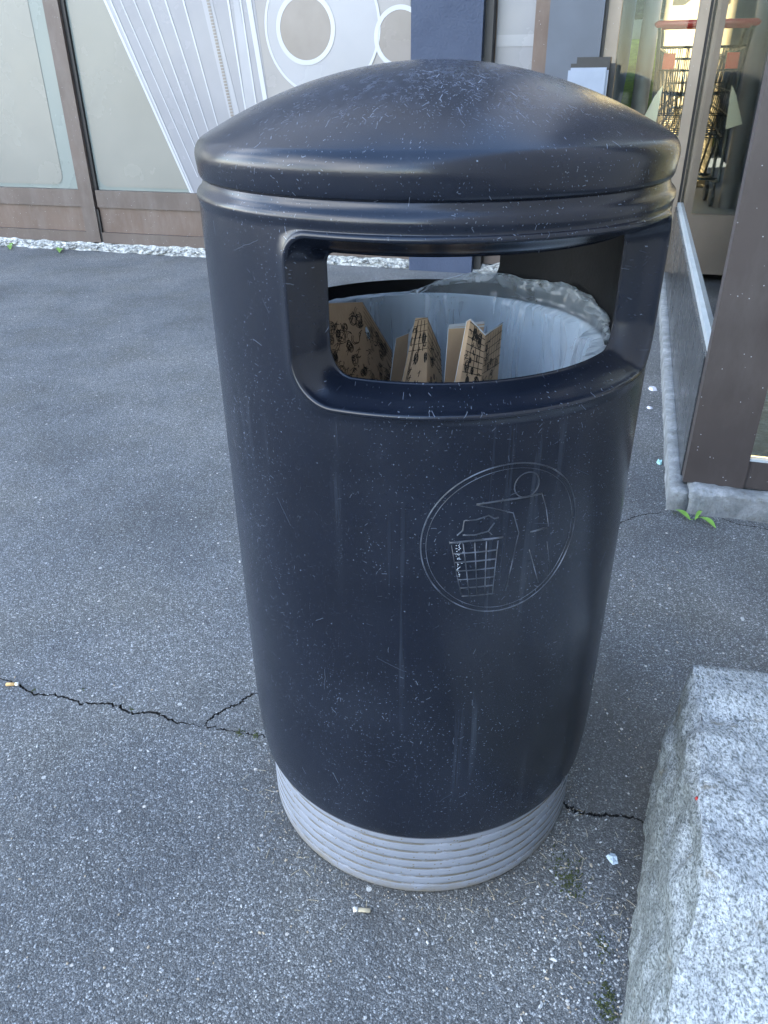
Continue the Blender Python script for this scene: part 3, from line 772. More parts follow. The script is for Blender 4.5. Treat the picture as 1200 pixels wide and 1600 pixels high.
# ================================================================== GRANITE BLOCK
def graniteblock():
    a = on_z(1085, 1040, .30); bck = (on_z(1200, 1048, .30)-a).normalized()          # back edge
    fr = on_z(1103, 1385, .30); e = on_z(1030, 1612, .19)
    b0 = Vector((.395, -.138, 0)); b1 = on_z(992, 1440); b2 = on_z(988, 1640)
    bm = BM()
    # cross-section stations from the back to the front: (left bottom, left top)
    def lerp(p, q, t): return p+(q-p)*t
    dirf = (b1-b0).normalized()
    stations = []
    NS = 90
    for i in range(NS+1):
        f = i/NS                       # distance along
        L = .95*f
        t = L/.40
        lb = b0+dirf*L
        tp_end = fr+(fr-a).normalized()*.0
        l1 = (fr-a).length
        if L < l1: lt = lerp(a, fr, L/l1)
        else:
            k = (L-l1)/.14
            lt = fr + (e-fr)*min(k, 1.0) + dirf*.10*0 + (Vector((dirf.x*.25, -.25, -.08)) * max(0, k-1)*.5)
        stations.append((lb, lt))
    NW, NHh = 110, 40
    grid = []
    for lb, lt in stations:
        row = []
        for j in range(NHh+1):         # side face
            t = j/NHh; p = lb.lerp(lt, t); p += Vector((-.012, .0, 0))*sin(t*pi)
            row.append(p)
        rnd = .006
        for j in range(1, NW+1):
            p = lt + bck*(.62*(j/NW)**1.1); row.append(p)
        p0 = row[-1]
        row.append(Vector((p0.x, p0.y, -.01)))
        grid.append(row)
    n = len(grid[0])
    def dis(p, i, j):
        q = p*7; d = .013*fnoise(q.x, q.y, q.z)+.009*fnoise(p.x*24, p.y*24, p.z*24)+.0035*fnoise(p.x*60, p.y*60, p.z*60)+.0022*fnoise(p.x*130, p.y*130, p.z*130)
        if j <= NHh: v = Vector((-1, -.1, 0))
        else: v = Vector((0, 0, 1))
        if abs(j-NHh) < 2: v = Vector((-.7, 0, .7)); d -= .003+.010*max(0, fnoise(i*.21, 3))+.004*abs(fnoise(i*.9, 5))
        if i < 1: v = v*.5
        if p.z < .005: return p
        return p+v*d
    V = [[bm.verts.new(dis(p, i, j)) for j, p in enumerate(r)] for i, r in enumerate(grid)]
    for i in range(len(V)-1):
        for j in range(n-1):
            bm.faces.new((V[i][j], V[i+1][j], V[i+1][j+1], V[i][j+1]))
    # ends
    for row, rev in ((V[0], 0), (V[-1], 1)):
        bt = [bm.verts.new((v.co.x, v.co.y, -.01)) for v in row]
        for j in range(n-1):
            q = (row[j], row[j+1], bt[j+1], bt[j])
            try: bm.faces.new(q if not rev else q[::-1])
            except Exception: pass
    bmesh.ops.recalc_face_normals(bm, faces=bm.faces)
    o = mobj('granite_block', bm, M_GRAN, None, True, Vector((.5, -.3, 0)))
    for p in o.data.polygons: p.use_smooth = True
    tag(o, 'rough pale granite block with a broken front corner, on the asphalt right of the bin', 'stone block')
graniteblock()

# ================================================================== BUILDING
bE = empty('shop_building', W(0, T, 0), 'shopfront with brown metal frames and frosted glazing behind the black bin', 'building')
def P(name, m, *bs, **k):
    bm = BM()
    for b in bs: box(bm, *b)
    return part(name, bm, m, k.get('parent', bE))
F0 = T
# masonry above and behind
P('wall', M_RENDER, (-26, -.60, F0+.02, F0+9, 2.7, 9.2), (-26, -.60, F0+1.6, F0+9, 0, 2.7), (-.60, 24, 5.4, F0+9, 2.9, 9.2), (2.4, 24, 5.4, F0+9, 0, 2.9))
P('sun_blocker', M_BLOCKER, (1.92, 2.3, -16, 3.08, 0, 9.2))  # unseen slab, added to shade the bin and leave the cream wall sunlit
P('canopy', M_BROWND, (-26, -.60, F0-.05, F0+.02, 2.5, 2.75))
P('interior_floor', M_FLOOR, (-.53, 3.5, F0+.0, 10, .30, .375), (-26, -.60, F0+.1, F0+1.6, .02, .05))
P('cream_wall', M_WALLC, (-.22, 1.85, 4.7, 4.85, .375, 2.9))
P('cream_wall', M_WALLC, (1.86, 1.899, .06, 3.0, .09, 2.9))
P('threshold', M_ALU, (.075, 1.85, F0-.03, F0-.001, .36, .398))
P('riser', M_BROWND, (.075, 1.85, F0-.015, F0-.002, .02, .36))
# left frontage frames
s_m0, s_m1 = -4.275, -4.155
P('mullion', M_BROWN, (s_m0, s_m1, F0-.045, F0+.03, .05, 2.5))
P('gasket', M_GASK, (s_m1+.001, s_m1+.030, F0-.02, F0+.01, .415, 2.5))
P('gasket', M_GASK, (s_m1+.001, s_m1+.018, F0-.035, F0+.01, .05, .29))
def lowfront(s0, s1):
    P('sill_rail', M_BROWN, (s0, s1, F0-.035, F0+.02, .305, .425))
    P('kick_panel', M_ORANGE, (s0, s1, F0-.018, F0+.01, .125, .304))
    P('base_rail', M_BROWN, (s0, s1, F0-.040, F0+.02, .045, .124))
lowfront(s_m1+.019, -1.66); lowfront(-12, s_m0-.001)
P('mullion', M_BROWN, (-12.1, -12.001, F0-.045, F0+.03, .05, 2.5))
# glazing left
def window(s0, s1, z0, z1, m, name='window'):
    return P(name, m, (s0, s1, F0+.001, F0+.012, z0, z1))
wl_ = window(-12, s_m0-.001, .426, 2.5, M_GREENGL)
def decal(name, poly, m, parent, t=F0-.001, th=.0012):
    bm = BM(); vs = [bm.verts.new(W(s, t, z)) for s, z in poly]; f = bm.faces.new(vs)
    r = bmesh.ops.extrude_face_region(bm, geom=[f]); bmesh.ops.translate(bm, verts=[v for v in r['geom'] if isinstance(v, bmesh.types.BMVert)], vec=-BN*th)
    bmesh.ops.recalc_face_normals(bm, faces=bm.faces); return part(name, bm, m, parent)
def fp(*p): return [fac(x, y) for x, y in p]
def rrect(s0, s1, z0, z1, r):
    o = []
    for cx, cz, a in ((s1-r, z0+r, -90), (s1-r, z1-r, 0), (s0+r, z1-r, 90), (s0+r, z0+r, 180)):
        for k in range(7): o.append((cx+r*cos(RAD(a+15*k)), cz+r*sin(RAD(a+15*k))))
    return o
decal('frosted_film', rrect(-11.9, -4.425, .455, 2.45, .07), M_FILM, wl_)
w2_ = window(s_m1+.031, -1.66, .426, 2.5, M_GREENGL)
decal('frosted_film', rrect(s_m1+.05, -1.70, .450, 2.45, .07), M_FILM, w2_)
# printed picture: a fan of pleated strips, paper rolls
t1, t2, t3 = F0-.0025, F0-.0040, F0-.0055
fan = fp((164, -4), (396, -4), (412, 90), (425, 190), (440, 300), (306, 304))
def ext(p0, p1, z):      # extend a line up to height z
    (s0, z0), (s1, z1) = p0, p1; return (s0+(s1-s0)*(z-z0)/(z1-z0), z)
TOPZ = 2.2
fl0 = fac(306, 304); fl1 = fac(164, 0)
fr0 = fac(440, 300); fr1 = fac(398, 0)
def lineq(p0, p1, w0, w1, z_top=None):
    """quad strip of width w around the line p0-p1 (s,z)"""
    if z_top: q = ext(p0, p1, z_top); k = (q[1]-p0[1])/(p1[1]-p0[1]); w1 = w0+(w1-w0)*k; p1 = q
    return [(p0[0]-w0/2, p0[1]), (p0[0]+w0/2, p0[1]), (p1[0]+w1/2, p1[1]), (p1[0]-w1/2, p1[1])]
decal('printed_picture', [ext(fl0, fl1, TOPZ), fl0, (-1.70, fl0[1]), (-1.70, TOPZ)], M_FILM2, w2_, t1)
decal('printed_picture', [ext(fl0, fl1, TOPZ), fl0, fr0, ext(fr0, fr1, TOPZ)], M_PRL, w2_, t2)
def zl(x, y): return fac(x/2.857, y/2.857)
for (xa, ya), (xb, yb), wa, wb, mt in (
        ((470, 0), (858, 868), .016, .02, M_PRW), ((495, 0), (868, 868), .007, .012, M_PRW), ((483, 0), (866, 868), .03, .045, M_PRH), ((540, 0), (885, 790), .006, .009, M_PRW), ((600, 0), (900, 720), .006, .009, M_PRW),
        ((665, 0), (905, 660), .007, .012, M_PRW), ((740, 0), (940, 610), .007, .012, M_PRW), ((820, 0), (985, 600), .007, .012, M_PRW),
        ((925, 0), (1060, 560), .085, .075, M_PRH), ((1020, 0), (1110, 560), .010, .014, M_PRW), ((1055, 0), (1135, 560), .09, .04, M_PRH), ((1075, 0), (1160, 560), .008, .012, M_PRW), ((1112, 0), (1205, 560), .03, .035, M_PRW)):
    decal('printed_picture', lineq(zl(xb, yb), zl(xa, ya), wa, wb, TOPZ), mt, w2_, t3 - (.0008 if mt is M_PRH else .0022))
bm = BM()   # dotted seam
p0, p1 = zl(1040, 520), zl(930, 0); p1 = ext(p0, p1, TOPZ)
N = 70
for k in range(N):
    f = k/N; s = p0[0]+(p1[0]-p0[0])*f; z = p0[1]+(p1[1]-p0[1])*f; box(bm, s-.011, s+.011, t3-.0048, t3-.0042, z, z+.013)
part('printed_picture', bm, M_PRT, w2_)
def disc(cx, cy, r, r_in, m, t, sx=1, n=72):
    bm = BM(); c = fac(cx, cy)
    a = [[bm.verts.new(W(c[0]+q*cos(k*2*pi/n)*sx, t-d, c[1]+q*sin(k*2*pi/n))) for k in range(n)] for q in (r, max(r_in, .0005)) for d in (0, .0012)]
    for u, v in ((0, 1), (1, 3), (3, 2), (2, 0)):
        for k in range(n): bm.faces.new((a[u][k], a[u][(k+1) % n], a[v][(k+1) % n], a[v][k]))
    bmesh.ops.recalc_face_normals(bm, faces=bm.faces)
    return part('printed_picture', bm, m, w2_)
disc(503, 42, .375, .0, M_PRH, t3-.0003); disc(503, 42, .388, .372, M_PRW, t3-.0020)
disc(478, 45, .185, 0, M_PRT, t3-.0018); disc(478, 45, .20, .172, M_PRW, t3-.0034)
disc(626, 58, .155, .0, M_PRT, t3-.0012); disc(626, 58, .168, .142, M_PRW, t3-.003)

# blue post and the bay to its right
post = empty('blue_post', W(-1.44, F0-.06, 0), 'square blue-grey painted post rising behind the bin lid', 'post')
bm = BM(); box(bm, -1.655, -1.225, F0-.16, F0+.02, 0, 2.9); part('shaft', bm, M_BLUE, post)
bm = BM(); box(bm, -1.224, -1.175, F0-.10, F0+.02, 0, 2.9); part('black_edge', bm, M_GASK, post)
w3 = window(-1.17, -.942, .36, 2.5, M_PRL)
P('window_band', M_PRH, (-1.165, -.947, F0-.003, F0, 1.30, 1.36))
P('kick_panel', M_BROWN, (-1.17, -.942, F0-.02, F0+.012, .04, .359))
P('mullion', M_ORANGE, (-.941, -.857, F0-.05, F0+.02, .04, 2.5))
P('column_cladding', M_BLUEL, (-.856, -.553, F0-.09, F0+.02, .0, 2.7))
P('gasket', M_GASK, (-.552, -.535, F0-.06, F0+.02, .0, 2.7))
P('mullion', M_TAN, (-.534, -.462, F0-.05, F0+.03, .04, 2.9))
P('door_pane', M_GLASS, (-.461, -.052, F0, F0+.008, .40, 2.9))
P('door_rail', M_TAN, (-.461, -.052, F0-.03, F0+.03, .05, .399))
P('mullion', M_TAN, (-.051, .004, F0-.05, F0+.03, .05, 2.9))
P('gasket', M_GASK, (.005, .020, F0-.03, F0+.02, .05, 2.9))
P('mullion', M_TAN, (.021, .074, F0-.05, F0+.03, .05, 2.9))
# glazed side of the vestibule
P('side_kick_panel', M_SIDE, (-.004, .045, .062, F0-.06, .07, .445))
P('side_sill', M_ALU, (.006, .05, .062, F0-.06, .446, .470))
P('side_pane', M_GLASS, (.022, .030, .062, F0-.06, .471, 2.9))
P('corner_column', M_BROWND, (0, .168, 0, .060, .078, 2.9), )
P('front_frame', M_BROWND, (.169, 1.9, .006, .05, .078, .165))
P('front_sill', M_ALU, (.169, 1.9, .004, .03, .166, .174))
P('front_pane', M_GLASS, (.169, 1.9, .020, .028, .175, 2.9))
P('vestibule_floor', M_CONC, (.05, 1.9, .03, F0-.03, .01, .075))
# crumbling plinth
def rough_box(bm, s0, s1, t0, t1, z0, z1, n=.02, amp=.008, keep_top=False):
    ns = max(2, int((s1-s0)/n)); nt = max(2, int((t1-t0)/n)); nz = max(2, int((z1-z0)/(n*.7)))
    cache = {}
    def v(i, j, k):
        if (i, j, k) not in cache:
            s = s0+(s1-s0)*i/ns; t = t0+(t1-t0)*j/nt; z = z0+(z1-z0)*k/nz
            p = W(s, t, z); d = noise.noise_vector(p*14)*amp+noise.noise_vector(p*45)*amp*.5
            if k == 0: d.z = 0
            if keep_top and k == nz: d.z = -abs(d.z)
            if k == nz and (i in (0, ns) or j in (0, nt)): d.z -= amp*.9
            cache[(i, j, k)] = bm.verts.new(p+d)
        return cache[(i, j, k)]
    for i in range(ns):
        for j in range(nt):
            bm.faces.new((v(i, j, nz), v(i+1, j, nz), v(i+1, j+1, nz), v(i, j+1, nz)))
    for k in range(nz):
        for i in range(ns):
            bm.faces.new((v(i, 0, k), v(i+1, 0, k), v(i+1, 0, k+1), v(i, 0, k+1))); bm.faces.new((v(i+1, nt, k), v(i, nt, k), v(i, nt, k+1), v(i+1, nt, k+1)))
        for j in range(nt):
            bm.faces.new((v(0, j+1, k), v(0, j, k), v(0, j, k+1), v(0, j+1, k+1))); bm.faces.new((v(ns, j, k), v(ns, j+1, k), v(ns, j+1, k+1), v(ns, j, k+1)))
bm = BM(); rough_box(bm, -.036, .02, -.045, F0-.1, -.005, .070, .02, .0035); part('side_kerb', bm, M_CONC, bE, True)
bm = BM(); rough_box(bm, .021, 1.9, -.052, .03, -.005, .077, .018, .010); part('plinth', bm, M_CONC, bE, True)
# low rubble of mortar along the left frontage
bm = BM()
for i in range(1500):
    s = random.uniform(-6.4, -1.0); t = F0-.05-abs(random.gauss(0, .040)); r = random.uniform(.004, .017)
    if -1.68 < s < -1.15 and t > F0-.2: continue
    c = W(s, t, max(0, .035-(F0-.05-t)*.22)); 
    m_ = Matrix.Translation(c) @ Matrix.Rotation(random.uniform(0, 6), 4, 'Z') @ Matrix.Diagonal((r*random.uniform(.8, 1.8), r, r*.55, 1))
    bmesh.ops.create_icosphere(bm, subdivisions=1, radius=1, matrix=m_)
ns = 300
rows = []
for j in range(9):
    rows.append([])
    for i in range(ns+1):
        s = -6.4+5.4*i/ns; wd = .10+.05*fnoise(s*2.5, 1)+.04*fnoise(s*9, 2); f = j/8
        z = .045*(1-f)**.8*(1+.5*fnoise(s*11, f*5)) if j < 8 else -.004
        rows[-1].append(bm.verts.new(W(s, F0-.03-wd*f, z)))
for a, b in zip(rows, rows[1:]):
    for i in range(ns): bm.faces.new((a[i], b[i], b[i+1], a[i+1]))
o = mobj('mortar_rubble', bm, M_RUB, None, False, W(-3.7, F0-.2, 0)); tag(o, 'white crumbled mortar strewn along the foot of the frosted shopfront', 'rubble', kind='stuff')

# box with black top peeping over the lid
bx = empty('ash_box', W(-.56, 2.65, 0), 'pale blue-grey box with a black cap peeping over the bin lid', 'ash box')
s0, zt_ = fac(888, 106, 2.6); s1, _ = fac(951, 110, 2.6)
bm = BM(); box(bm, s0, s1, 2.60, 2.66, .04, zt_, bev=.012); part('front', bm, M_BOXF, bx)
bm = BM(); box(bm, s0+.004, s1+.030, 2.662, 2.86, 0, zt_+.050, bev=.03); part('case', bm, M_GASK, bx)

# ------------------------------------------------------------------ things behind the glass
FZ = .375
def cart(loc_s, loc_t, yaw, label):
    e = empty('shopping_cart', W(loc_s, loc_t, FZ), label, 'shopping cart', 'wire shopping carts behind the entrance glass')
    ca, sa = cos(yaw), sin(yaw)
    def L(x, y, z):
        return W(loc_s+x*ca-y*sa, loc_t+x*sa+y*ca, FZ+z)
    # rim/basket: back (y=0, near the handle) wide, front narrow
    def bk(u, v, top):     # basket corner grid
        y = .04+.80*v; hw = (.27-.06*v) if top else (.22-.05*v); z = (.92-.05*v) if top else (.42+.14*v)
        return L(u*hw, y, z)
    bm = BM()
    for top, r in ((True, .006), (False, .005)):
        tube(bm, [bk(-1, 0, top), bk(1, 0, top), bk(1, 1, top), bk(-1, 1, top)], r, 6, True)
    def mixp(u, v, h): return bk(u, v, False).lerp(bk(u, v, True), h)
    for h in (.25, .5, .75):
        tube(bm, [mixp(-1, 0, h), mixp(1, 0, h), mixp(1, 1, h), mixp(-1, 1, h)], .0035, 5, True)
    for k in range(13):
        u = -1+2*k/12
        for v in (0, 1): tube(bm, [bk(u, v, False), bk(u, v, True)], .0028, 5)
        tube(bm, [bk(u, 0, False), bk(u, 1, False)], .0028, 5)
    for k in range(15):
        v = k/14
        for u in (-1, 1): tube(bm, [bk(u, v, False), bk(u, v, True)], .0028, 5)
        tube(bm, [bk(-1, v, False), bk(1, v, False)], .0028, 5)
    part('basket', bm, M_CHROME, e, True)
    bm = BM()
    for u in (-1, 1):
        tube(bm, smoothpts([L(u*.27, -.06, 1.02), L(u*.265, .0, .95), L(u*.25, .06, .60), L(u*.25, .05, .22), L(u*.24, .10, .16), L(u*.18, .85, .13)], 5), .011, 8)
        tube(bm, [L(u*.22, .2, .43), L(u*.21, .45, .15)], .008, 7)
    tube(bm, [L(-.25, .1, .17), L(.25, .1, .17)], .008, 7); tube(bm, [L(-.19, .8, .14), L(.19, .8, .14)], .008, 7)
    part('frame', bm, M_CHROME, e, True)
    bm = BM(); tube(bm, [L(-.285, -.075, 1.03), L(-.28, -.08, 1.035), L(.28, -.08, 1.035), L(.285, -.075, 1.03)], .019, 10); part('handle', bm, M_RED, e, True)
    bm = BM(); 
    for k in range(9): tube(bm, [L(-.19+.38*k/8, .03, .66), L(-.19+.38*k/8, -.0, .92)], .003, 5)
    for k in range(5): tube(bm, [L(-.19, .03-.03*k/4, .66+.26*k/4), L(.19, .03-.03*k/4, .66+.26*k/4)], .003, 5)
    part('child_seat', bm, M_CHROME, e, True)
    for x, y in ((-.235, .10), (.235, .10), (-.18, .80), (.18, .80)):
        bm = BM()
        for k in range(2):
            pass
        c = L(x, y, .055); ax = (L(1, 0, 0)-L(0, 0, 0)).normalized()*.013
        tube(bm, [c-ax, c-ax*.8, c+ax*.8, c+ax], [.045, .052, .052, .045], 16); tube(bm, [c+Vector((0, 0, .0)), L(x, y-.02, .15)], .008, 6)
        part('wheel', bm, M_WHEEL, e, True)
    return e, L
c1, L1 = cart(.03, 3.52, RAD(-4), 'wire shopping cart with a red handle and red plate behind the door pane')
bm = BM(); q = [L1(-.225, -.012, .80), L1(-.155, -.012, .80), L1(-.155, -.012, .885), L1(-.225, -.012, .885)]
panel(bm, q, .004); part('price_plate', bm, [M_REDO, M_REDO, M_REDO], c1)
c3, L3 = cart(.05, 3.80, RAD(-4), 'wire shopping cart nested behind the one with the red plate')
c2, L2 = cart(.60, 3.72, RAD(6), 'wire shopping cart further right, seen through the vestibule side glass')
bm = BM(); panel(bm, [W(-.275, 3.42, .88), W(-.185, 3.42, .85), W(-.175, 3.44, 1.09), W(-.215, 3.44, 1.03)], .003)
o = mobj('paper_sheet', bm, [M_PAPER, M_PAPER, M_PAPER], None, False, W(-.23, 3.43, .85)); tag(o, 'folded cream paper sheet hung on the red-handled cart', 'paper')
bm = BM(); revolve(bm, [(.052, FZ), (.052, 2.9)], 32, W(-.300, 3.62, 0)); o = mobj('round_column', bm, M_STEELP, None, True, W(-.300, 3.62, FZ)); tag(o, 'grey round column behind the door pane, left of the shopping cart', 'column')
# wall box on the cream wall
bm = BM(); box(bm, -.06, .03, 4.62, 4.699, 1.66, 1.86, bev=.01); o = mobj('wall_box', bm, M_GASK, None, False, W(.1, 5.16, 1.62)); tag(o, 'small dark box fixed on the cream wall above the cart', 'wall box')
# beyond the passage: lawn and low white wall in the sun
bm = BM(); vs = [bm.verts.new(W(a, b, c)) for a in (-14, 16) for b, c in ((9.2, 0), (9.3, .35), (13.2, 1.66), (16, 1.66), (16, 0))]
for f in ((0, 1, 6, 5), (1, 2, 7, 6), (2, 3, 8, 7), (3, 4, 9, 8), (4, 3, 2, 1, 0), (5, 6, 7, 8, 9)): bm.faces.new([vs[k] for k in f])
bmesh.ops.subdivide_edges(bm, edges=bm.edges, cuts=14, use_grid_fill=True)
for v in bm.verts: v.co.z += .04*fnoise(v.co.x*1.5, v.co.y*1.5) if v.co.z > .3 else 0
bmesh.ops.recalc_face_normals(bm, faces=bm.faces)
o = mobj('lawn', bm, M_GRASSF, None, True); tag(o, kind='structure')
bm = BM(); box(bm, -14, 16, 13.6, 13.8, 1.6, 1.95); o = mobj('garden_wall', bm, M_WHITEW, None, False, W(0, 13.7, 1.6)); tag(o, 'low white wall above the sunny grass bank, seen through the door pane', 'wall')
bm = BM(); box(bm, -12, 14, 14.2, 15.4, 1.64, 3.4); bmesh.ops.subdivide_edges(bm, edges=bm.edges, cuts=60, use_grid_fill=True)
for v in bm.verts: v.co += noise.noise_vector(v.co*2.2)*.22+noise.noise_vector(v.co*9)*.10
o = mobj('hedge', bm, flat('hedge_leaves', (.035, .055, .022), .8, .6, 14, 1, bsc=30), None, True, W(0, 14.8, 1.64)); tag(o, 'dark clipped hedge behind the low white garden wall', 'hedge')

# ================================================================== SMALL THINGS ON THE GROUND
M_STONES = [flat('pebble_pale', (.42, .43, .43), .8, .2, 60), flat('pebble_grey', (.18, .19, .20), .8, .2, 60), flat('pebble_tan', (.34, .29, .22), .8, .2, 60)]
bm = BM()
def pebble(x, y, r, mi):
    m_ = Matrix.Translation((x, y, r*.3)) @ Matrix.Rotation(random.uniform(0, 6), 4, 'Z') @ Matrix.Diagonal((r*random.uniform(.8, 1.5), r*random.uniform(.6, 1), r*.6, 1))
    rt = bmesh.ops.create_icosphere(bm, subdivisions=1, radius=1, matrix=m_)
    for v in rt['verts']:
        v.co += noise.noise_vector(v.co*300)*r*.35
        for f in v.link_faces: f.material_index = mi
def okp(x, y): return math.hypot(x, y) > .272
for i in range(2600):
    # grit: everywhere thin, dense beside the stone and round the foot
    k = random.random()
    if k < .30: p = on_z(random.uniform(0, 1000), random.uniform(900, 1640))
    elif k < .60: p = on_z(random.gauss(900, 75), random.gauss(1480, 80))
    elif k < .88:
        a = random.uniform(-pi*.75, pi*.75); r = .272+abs(random.gauss(0, .022))+.003; p = CP(r, a, 0)
    else: p = on_z(random.uniform(960, 1060), random.uniform(560, 1300))
    if not okp(p.x, p.y) or p.x > .75: continue
    r = random.choice((.0008, .0011, .0014, .0018, .0025))*random.uniform(.7, 1.15)
    if k >= .60 and k < .88: r *= .7
    pebble(p.x, p.y, r, random.choice((0, 0, 1, 2)) if k < .6 else random.choice((0, 1, 2, 2)))
for x, y, r in ((1012, 1362, .004), (1000, 1530, .0045), (702, 1447, .0035), (668, 1473, .003), (866, 1500, .004), (915, 1492, .0035), (845, 1572, .004), (862, 1510, .003), (35, 1244, .0035), (574, 1248, .003), (375, 878, .004), (212, 1200, .003), (990, 870, .004), (1160, 968, .006)):
    p = on_z(x, y); pebble(p.x, p.y, r, 0)
o = mobj('grit', bm, M_STONES, None, False); tag(o, 'pale grit and small stones scattered on the asphalt round the bin', 'grit', kind='stuff')
# moss tufts
M_MOSS = flat('moss', (.045, .055, .018), 1, .5, 60, .8)
bm = BM()
for cx, cy, rr, nn in ((888, 1365, .022, 240), (893, 1385, .018, 120), (945, 1480, .010, 100), (950, 1575, .016, 240), (948, 1545, .008, 60), (130, 1078, .004, 14), (205, 1109, .004, 20), (375, 1145, .006, 40), (400, 1149, .006, 40), (52, 1079, .004, 14), (1052, 800, .01, 40)):
    c = on_z(cx, cy)
    for i in range(int(nn*.55)):
        x, y = c.x+random.gauss(0, rr*.6), c.y+random.gauss(0, rr*.9)
        if not okp(x, y): continue
        r = random.uniform(.0008, .0022)
        bmesh.ops.create_icosphere(bm, subdivisions=1, radius=1, matrix=Matrix.Translation((x, y, r*.2)) @ Matrix.Diagonal((r, r, r*.8, 1)))
o = mobj('moss', bm, M_MOSS, None, False); tag(o, 'dark green moss in the cracks and beside the granite block', 'moss', kind='stuff')
# straw bits
bm = BM()
for i in range(90):
    k = random.random()
    if k < .6: p = CP(.285+abs(random.gauss(0, .03)), random.uniform(-1.6, 1.3), .0012)
    else: p = on_z(random.uniform(880, 1000), random.uniform(1290, 1560), .0012)
    a = random.uniform(0, pi); d = Vector((cos(a), sin(a), 0))*random.uniform(.003, .010)
    tube(bm, [p-d, p+Vector((0, 0, .001))+d*.2*random.uniform(-1, 1), p+d], .0004, 4)
M_STRAW = flat('dry_straw', (.38, .33, .23), .9)
o = mobj('straw_bits', bm, M_STRAW); tag(o, 'short dry plant stalks lying round the grey foot of the bin', 'straw', kind='stuff')
# cigarette butts
M_FILT = flat('cigarette_filter', (.62, .40, .17), .8, .15, 200); M_CIGW = flat('cigarette_paper', (.78, .76, .72), .8, .08, 200)
def butt(px, py, ang, label, crushed=False):
    c = on_z(px, py, .004); d = Vector((cos(ang), sin(ang), 0)); e = empty('cigarette_butt', Vector((c.x, c.y, 0)), label, 'cigarette butt')
    k = .75 if crushed else 1
    bm = BM(); tube(bm, [c-d*.013, c-d*.0125, c+d*.007], [.003, .0038, .0038], 12)
    if crushed:
        for v in bm.verts: v.co.z = .0012+(v.co.z-.0002)*.5; v.co += noise.noise_vector(v.co*200)*.0012
    part('filter', bm, M_FILT if not crushed else M_STRAW, e, True)
    bm = BM(); tube(bm, [c+d*.0071, c+d*.0135, c+d*.014], [.0039, .0039, .0030] if not crushed else [.0042, .0050, .0048], 12)
    if crushed:
        for v in bm.verts: v.co.z = .0012+(v.co.z-.0002)*.5; v.co += noise.noise_vector(v.co*200+Vector((3, 0, 0)))*.0016
    part('paper_end', bm, M_CIGW, e, True)
butt(19, 1069, RAD(2), 'orange cigarette filter lying by the end of the crack at far left')
butt(566, 1421, RAD(176), 'flattened pale cigarette butt lying in front of the bin foot', True)
# glass shard and scraps
def scrap(name, px, py, rad, h, m, label, cat, seed, kx=1):
    c = on_z(px, py); bm = BM(); rr = random.Random(seed)
    bt = []; tp = []
    n = 7
    for k in range(n):
        a = 2*pi*k/n; r = rad*rr.uniform(.7, 1.2); bt.append(bm.verts.new((c.x+cos(a)*r*kx, c.y+sin(a)*r, .0005))); tp.append(bm.verts.new((c.x+cos(a)*r*.75*kx, c.y+sin(a)*r*.75, h*rr.uniform(.5, 1.2))))
    for k in range(n): bm.faces.new((bt[k], bt[(k+1) % n], tp[(k+1) % n], tp[k]))
    ct = bm.verts.new((c.x, c.y, h))
    for k in range(n): bm.faces.new((tp[k], tp[(k+1) % n], ct))
    o = mobj(name, bm, m, None, False, Vector((c.x, c.y, 0))); tag(o, label, cat)
M_SHARD = flat('clear_shard', (.42, .50, .56), .12, .2, 300)
M_TEAL = flat('teal_scrap_plastic', (.30, .55, .55), .4, .2, 100)
M_WSCR = flat('white_scrap_paper', (.55, .56, .62), .7, .2, 100)
scrap('glass_shard', 957, 1342, .011, .006, M_SHARD, 'clear lump of broken glass between the bin foot and the granite block', 'glass shard', 1)
scrap('plastic_scrap', 1030, 724, .014, .012, M_TEAL, 'pale teal plastic scrap beside the side kerb of the entrance', 'scrap', 2, .6)
scrap('paper_scrap', 1019, 608, .022, .010, M_WSCR, 'larger crumpled white paper scrap in the gap behind the bin', 'paper scrap', 3)
scrap('paper_scrap', 1016, 638, .012, .008, M_WSCR, 'smaller lilac-white paper scrap nearer the bin, by the side kerb', 'paper scrap', 4)
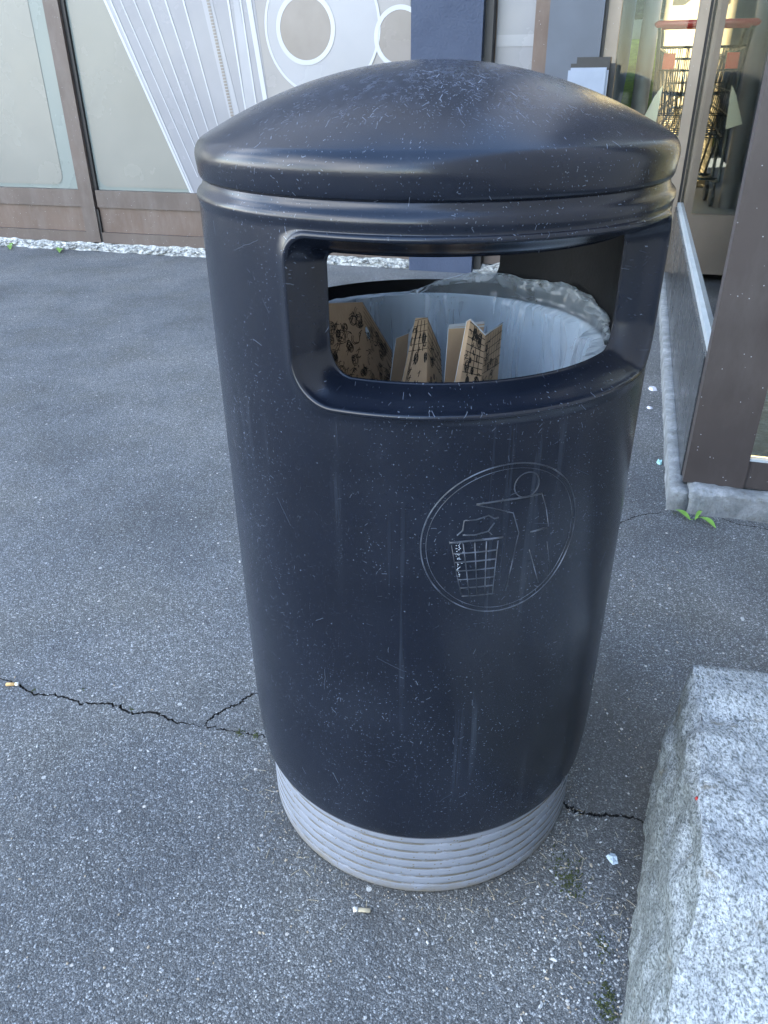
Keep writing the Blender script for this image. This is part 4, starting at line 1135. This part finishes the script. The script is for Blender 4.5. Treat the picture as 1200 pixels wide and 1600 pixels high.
scrap('red_crumb', 1090, 1250, .004, .004, M_RED, 'tiny dark red crumb on the edge of the granite block', 'crumb', 6)
bpy.data.objects['red_crumb'].location = on_z(1090, 1249, .293)
# weeds
M_LEAF = flat('weed_leaf', (.16, .32, .055), .5, .25, 40)
def leaf(bm, base, tip, wd, lift=.006):
    base, tip = Vector(base), Vector(tip); d = tip-base; s = Vector((-d.y, d.x, 0)).normalized(); n = 8; L_, R_, C_ = [], [], []
    for i in range(n+1):
        f = i/n; p = base+d*f; p.z += lift*sin(f*pi)*1.2; w_ = wd*sin(min(1, f*1.02+.03)*pi)**.75
        C_.append(bm.verts.new(p)); L_.append(bm.verts.new(p+s*w_+Vector((0, 0, .25*w_)))); R_.append(bm.verts.new(p-s*w_+Vector((0, 0, .25*w_))))
    for i in range(n): bm.faces.new((C_[i], C_[i+1], L_[i+1], L_[i])); bm.faces.new((R_[i], R_[i+1], C_[i+1], C_[i]))
def weed(label, root, leaves, k=1):
    e = empty('weed', root, label, 'weed')
    for tipx, tipy, bx_, by_, wd in leaves:
        bm = BM(); b = on_z(bx_, by_, .012); t_ = on_z(tipx, tipy, .010); leaf(bm, b, t_, wd)
        part('leaf', bm, M_LEAF, e, True)
    bm = BM(); rz = Vector(root)
    for tipx, tipy, bx_, by_, wd in leaves: tube(bm, [rz, on_z(bx_, by_, .012)], .0008*k, 5)
    part('stem', bm, M_LEAF, e, True)
weed('small weed with three bright green leaves growing at the corner of the plinth', on_z(1088, 810), [(1054, 796, 1078, 812, .009), (1097, 797, 1086, 812, .006), (1119, 826, 1094, 808, .010)])
weed('tiny green sprout in the mortar rubble at the far left', on_z(16, 386), [(10, 366, 15, 380, .022), (24, 380, 16, 383, .02), (16, 390, 15, 383, .018)], 3)
weed('tiny green sprout in the mortar rubble nearer the bin, below the brown mullion', on_z(93, 395), [(88, 386, 92, 393, .012), (98, 388, 93, 394, .012)], 3)

for o in bpy.data.objects:
    if o.name.split('.')[0] in ('ground', 'lawn'):
        for k in ('label', 'category'):
            if k in o: del o[k]
